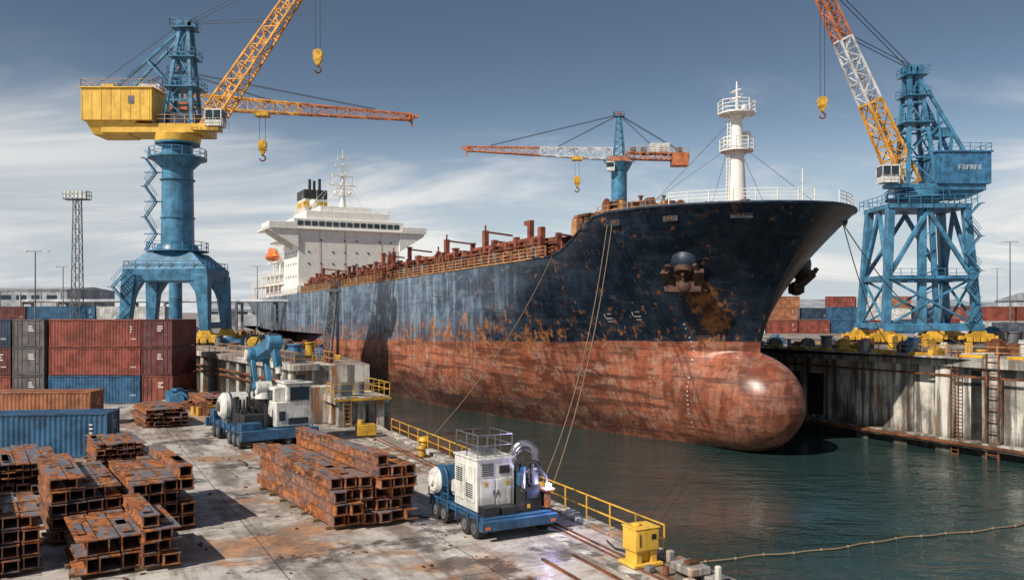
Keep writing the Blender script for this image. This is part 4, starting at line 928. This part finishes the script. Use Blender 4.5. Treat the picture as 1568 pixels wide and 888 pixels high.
k=g('machinery',M['black'],.03); k.box(.5,2.1,1.2,4.0,1.16,2.0); k.cyl((1.9,2.6,1.9),(1.9,2.6,2.9),.5,n=18); k.box(2.4,4.1,3.0,5.2,1.16,2.3); k.cyl((.6,3.4,2.0),(.6,3.4,3.0),.2,n=12)
for i in range(18):
    x_,y_=.4+RN.random()*1.8,.9+RN.random()*3.2; k.cyl((x_,y_,1.2),(x_,y_,1.9+RN.random()*1.1),.05+RN.random()*.08,n=8)
AX=.85
j=g('arm_joints',M['cream'],.03); j.cyl((1.2+AX,2.4,2.9),(1.2+AX,2.4,3.3),.55,.45,20); j.cyl((.7+AX,2.4,3.6),(1.7+AX,2.4,3.6),.42,n=20)
r=g('robot_arm',M['bcr'],.05); r.beam((.75+AX,2.5,3.5),(.75+AX,3.5,5.6),.32,.6); r.beam((1.65+AX,2.5,3.5),(1.65+AX,3.5,5.6),.32,.6); r.cyl((.5+AX,3.5,5.7),(1.9+AX,3.5,5.7),.5,n=20)
r.beam((1.2+AX,3.8,5.7),(1.5+AX,1.2,6.6),.7,.8); r.cyl((1.05+AX,1.15,6.55),(1.95+AX,1.15,6.55),.48,n=18); r.beam((1.5+AX,1.1,6.5),(1.62+AX,.6,5.0),.44); 
j.cyl((1.62+AX,.6,5.1),(1.64+AX,.52,4.6),.2,n=12); j.cyl((.35+AX,3.5,5.7),(.5+AX,3.5,5.7),.35,n=16)
k.tube([(.9+AX,3.7,5.9),(1.1+AX,2.9,6.9),(1.4+AX,1.8,7.2),(1.6+AX,1.0,7.0)],.06,8); k.tube([(.9+AX,3.4,3.0),(1.2+AX,4.3,3.9),(1.2+AX,4.3,5.2),(1.1+AX,3.8,6.0)],.08,8); k.beam((1.64+AX,.52,4.65),(1.67+AX,.48,4.2),.12)
k.tube([(.5+AX,2.6,2.0),(.3+AX,2.4,3.0),(.55+AX,2.7,4.4),(.7+AX,3.4,5.6)],.06,8)
rl=g('railings',M['rail']); rl.rail([(4.7,3.0,1.2),(4.7,8.5,1.2),(2,8.5,1.2)],1,.9,.03,2)
# ------------------------------------------------------------ edge things
def E(y): return 6.8-(y-27)*.4636
def ep(y,o=-.35,z=.14): return V((E(y)+o*.907,y+o*.42,z))
g=Grp('quay_railing'); r=g('rails',M['yel'])
r.rail([ep(29.6),ep(41)],1.0,1.8,.026); r.rail([ep(43.5),ep(59)],1.0,2.0,.026)
def bol(x,y,z=0,s=1.0):
    g=Grp('mooring_bollard',(x,y,z),.5); b=g('post',M['yel']); b.cyl((0,0,0),(0,0,.55*s),.22*s,.18*s,14); b.cyl((0,0,.5*s),(0,0,.68*s),.32*s,.26*s,14); g('base_plate',M['rust']).box(-.4*s,.4*s,-.4*s,.4*s,.003,.06)
for y in(42.2,50.5): p=ep(y,-1.3); bol(p.x,p.y,.0)
bol(1.3,38.3,.0,1.2); bol(-5.4,52.4,0,1.2)
g=Grp('yellow_capstan_cabinet',(4.1,28.1,.02),math.radians(26)); b=g('body',M['yelh'],.03); b.box(0,.95,0,.8,.5,1.25); b.box(-.03,.98,-.03,.83,1.25,1.31); b.box(.05,.3,.05,.7,.1,.5); b.box(.65,.9,.05,.7,.1,.5); b.box(-.12,1.07,-.08,.9,.0,.12); b.box(.3,.65,.2,.6,.12,.5); b.cyl((.3,.4,1.3),(.3,.4,1.4),.15)
d=g('details',M['black']); d.box(.62,.8,-.03,-.021,.9,1.08); d.box(.15,.18,-.04,-.021,.7,1.1); g('door',M['yelh'],.01).box(.06,.89,-.02,.0,.56,1.2)
g('cables',M['rub']).tube([(.5,.9,.3),(.8,1.4,.1),(.6,2.2,.06),(.9,3.2,.05)],.035,6)
g=Grp('yellow_junction_box',(-10.4,57.2,0),.4); b=g('body',M['yel'],.03); b.box(0,1.3,0,.8,.15,.9); b.cyl((.3,.4,.9),(.3,.4,1.2),.2); g('feet',M['rust']).box(.1,1.2,.1,.7,.0,.15)
g=Grp('concrete_mooring_block',(5.5,27.4,.02),math.radians(26)); b=g('block',M['concL'],.05); b.box(-.2,.6,-.7,.4,0.13,.40); b.box(.1,.35,.8,1.05,0.13,.55); g('cleat',M['rust'],.02).box(.0,.4,-.35,-.05,.402,.52)
b.box(.2,.38,-1.5,-1.32,.13,.65); b.box(-.7,-.4,-1.3,-.9,.0,.28); b.box(-.9,-.6,.6,.9,.0,.22)
g('ring_bolt',M['rust']).cyl((-.5,.2,.05),(-.5,.2,.3),.1)
m=MB()
for o in(-3.1,-4.3):
    a=ep(10,o,.012);b_=ep(31.0,o,.012); m.beam(a,b_,.11,.10)
for o in(-1.6,-1.9): m.beam(ep(10,o,.02),ep(58,o,.02),.07,.08)
mkobj('quay_rail_track',m,M['rust'])
m=MB()
for y in range(12,58,4): 
    a=ep(y,-2.4,.006);b_=ep(y+3.2,-2.4,.006); m.beam(a,b_,.5,.03)
mkobj('cable_trench_covers',m,M['conc'])
g=Grp('dock_platform',(-13.2,62.0,0),math.radians(27))
c=g('concrete_piers',M['conc'],.06)
c.box(-1.6,1.6,5.6,10,0,4.0); c.box(-1.8,1.8,5.4,10.2,4.0,4.32); c.box(-1.0,1.2,3.4,5.6,0,2.8)
for x in(.6,2.1,3.6):
    for y in(.4,2.4,4.4): c.box(x,x+.6,y,y+.7,-5.5 if x>3 else 0,1.7)
c.box(.3,4.5,.1,5.4,1.7,2.2); c.box(1.9,3.8,5.41,5.9,-5,2.2)
dkp=g('dark_recess',M['black']); dkp.box(-1.3,-.6,5.55,5.595,2.85,3.6); dkp.box(.2,.9,5.55,5.595,2.85,3.6)
r=g('platform_railing',M['yel']); r.rail([(.3,.1,2.2),(4.5,.1,2.2),(4.5,5.3,2.2)],1.0,1.2,.026,2); r.box(.2,4.6,.0,.099,1.95,2.1); r.rail([(.3,.1,2.2),(.3,2.2,2.2)],1.0,1.2,.026,2)
g('upper_railing',M['rail']).rail([(-1.7,5.5,4.32),(1.7,5.5,4.32),(1.7,10.1,4.32)],1,1.4,.03,2)
q=g('equipment',M['grey'],.03); q.box(1,1.9,1,2,2.2,3.2); q.cyl((3,3,2.2),(3,3,3.1),.4); q.box(-1.2,-.2,7,8.5,4.32,5.1); g('pipe',M['rail']).cyl((.1,.3,2.3),(.1,.3,4.2),.06)
st=g('ladder',M['rail']); 
for x in(.9,1.5): st.beam((x,.0,0),(x,.0,1.9),.06)
for i in range(6): st.beam((.9,0,.3*i+.2),(1.5,0,.3*i+.2),.04)
g=Grp('access_gangway_tower',(-17.2,78.5,UZ)); m=g('lattice',M['grey']); m.lattice((0,0,0),(.5,1.2,6.2),.8,.6,.8,.6,9,.09,.05)
m.rail([(-.2,.7,6.2),(1.0,.7,6.2),(1.0,1.7,6.2)],1,1,.03); m.box(-.2,1.1,.6,1.8,6.1,6.2)
def clutter(name,n,fx,mats,zz,ms=1.0):
    g=Grp(name); 
    for i in range(n):
        x,y=fx(); mt=RN.choice(mats); m=g(mt+'_items',M[mt],.03); a,b_,h=RN.uniform(.5,2.2)*ms,RN.uniform(.5,1.4)*ms,RN.uniform(.4,1.5)*ms; k=RN.random()
        if k<.45: 
            m.cbox((x,y,zz+h/2),(a,b_,h),RN.random()*3); m.cbox((x,y,zz+h+.1),(a*.5,b_*.6,.2),RN.random()*3)
        elif k<.7: m.cyl((x,y,zz),(x,y,zz+h),a*.3,n=12); m.cyl((x,y,zz+h),(x,y,zz+h+.15),a*.36,n=12)
        elif k<.85:
            for j in range(4): m.beam((x-1.5,y+j*.2,zz+.1+j%2*.2),(x+1.5,y+j*.2+.3,zz+.1+j%2*.2),.16)
        else: m.cyl((x,y-.4,zz+.5),(x,y+.4,zz+.5),.5,n=16); m.cyl((x,y-.5,zz+.5),(x,y-.4,zz+.5),.7,n=16); m.cyl((x,y+.4,zz+.5),(x,y+.5,zz+.5),.7,n=16)
def fr_():
    s=RN.uniform(-20,90); o=RN.uniform(1.5,11); return 43.3-.44*s+.898*o,71.8+.898*s+.44*o
clutter('dockside_equipment',150,fr_,['yel','blue','grey','rust','cream','conc','yel','blue'],UZ)
def fl_():
    t=RN.random(); y=lerp(70,150,t); x0=lerp(-18,-60,t) if y<105 else lerp(-50,-90,(y-105)/45); x1=-12.5-(y-68.5)*.373; return RN.uniform(max(x0,x1-14),x1-1.5),y
clutter('dockside_equipment',100,fl_,['yel','blue','grey','rust','conc','rust','grey'],UZ,.9)
def fa(): y=RN.uniform(70,96); return -16-(y-66)*.70-RN.uniform(2,7),y
clutter('yard_equipment',30,fa,['rust','yel','grey','rust','blue','anchor'],0)
def fy_(): return RN.uniform(60,110),RN.uniform(112,135)
clutter('yard_equipment',70,fy_,['blue','cream','grey','yel','conc'],UZ,1.3)
m=MB()
for i in range(420):
    x=RN.uniform(-26,1); y=RN.uniform(26,64)
    if x>E(y)-1.5: continue
    s=RN.uniform(.015,.06); m.cbox((x,y,s/2+.002),(s*RN.uniform(1,5),s*1.5,s),RN.random()*3)
mkobj('scrap_debris',m,M['rust'])
m=MB()
for k in range(3):
    x0,y0=[(-2.2,33.5),(-9.5,40),(-8,50)][k]; 
    m.tube([(x0-t*.5+.5*math.sin(t*1.1+k),y0+t*.7+.5*math.cos(t*.8),.03) for t in range(14)],.025,6)
mkobj('ground_cables',m,M['rub'])
for G in ALL: G.done()
# ------------------------------------------------------------ light & sky
Ld=V((-.55,-.50,.67)).normalized(); el=math.asin(Ld.z); az=math.atan2(Ld.x,Ld.y)
S=bpy.data.lights.new('sun','SUN'); S.energy=5.0; S.angle=math.radians(.5); S.color=(1,.92,.80); so=bpy.data.objects.new('sun',S); scene.collection.objects.link(so); so.rotation_euler=Ld.to_track_quat('Z','Y').to_euler()
W=bpy.data.worlds.new('World'); scene.world=W; W.use_nodes=True; t=NT(W,True)
sk=t.n('ShaderNodeTexSky',sky_type='NISHITA',sun_disc=False,sun_elevation=el,sun_rotation=az,air_density=1.0,dust_density=1.0,ozone_density=2.0)
hs=t.n('ShaderNodeHueSaturation',{'Saturation':.95,'Value':.86,'Color':sk.outputs[0]}).outputs[0]
gv=t.co('Generated'); xyz=t.n('ShaderNodeSeparateXYZ',{0:gv}); z=xyz.outputs[2]
pz=t.mth('ADD',t.mth('MAXIMUM',z,0.0),.16)
pv=t.n('ShaderNodeCombineXYZ',{0:t.mth('DIVIDE',xyz.outputs[0],pz),1:t.mth('DIVIDE',xyz.outputs[1],pz),2:0.0}).outputs[0]
c1=t.noise(t.mp(pv,(.55,.9,1),(0,0,.4)),1.0,5.5,.62,.5); c2=t.noise(t.mp(pv,(.25,.35,1),loc=(3,1,0)),1.0,3,.5)
low=t.sst(z,.36,.0)
left=t.sst(xyz.outputs[0],.0,-.48)
right=t.sst(xyz.outputs[0],.38,.6)
cm=t.mth('ADD',t.mth('MULTIPLY',c1,.6),t.mth('MULTIPLY',c2,.4))
cm=t.mth('ADD',cm,t.mth('MULTIPLY',low,.10)); cm=t.mth('ADD',cm,t.mth('MULTIPLY',left,.18)); cm=t.mth('ADD',cm,t.mth('MULTIPLY',right,.08))
mask=t.mth('MULTIPLY',t.sst(cm,.55,.71),t.sst(z,.31,.15))
dark=t.sst(z,.03,.33,1.0,.56)
base=t.mix(1.0,hs,t.n('ShaderNodeCombineXYZ',{0:dark,1:dark,2:dark}).outputs[0],'MULTIPLY')
hz_=t.mix(t.mth('MULTIPLY',t.sst(z,.24,.0),.88),base,(4.5,5.1,5.6))
cc=t.mix(t.sst(c1,.38,.64),(4.0,4.4,4.8),(7.1,7.0,6.8))
colr=t.mix(t.mth('MULTIPLY',mask,.92),hz_,cc)
bg=t.n('ShaderNodeBackground',{'Color':colr,'Strength':.125}); t.t.links.new(bg.outputs[0],t.n('ShaderNodeOutputWorld').inputs[0])
# ------------------------------------------------------------ camera
cam=bpy.data.cameras.new('camera'); co=bpy.data.objects.new('camera',cam); scene.collection.objects.link(co); scene.camera=co
co.location=(0,0,8.5); co.rotation_euler=(math.radians(90),0,0); cam.sensor_width=36; cam.lens=36*1300/1568; cam.shift_y=34/1568; cam.clip_end=9000; cam.clip_start=.3
scene.view_settings.view_transform='Standard'; scene.view_settings.look='None'; scene.view_settings.exposure=0
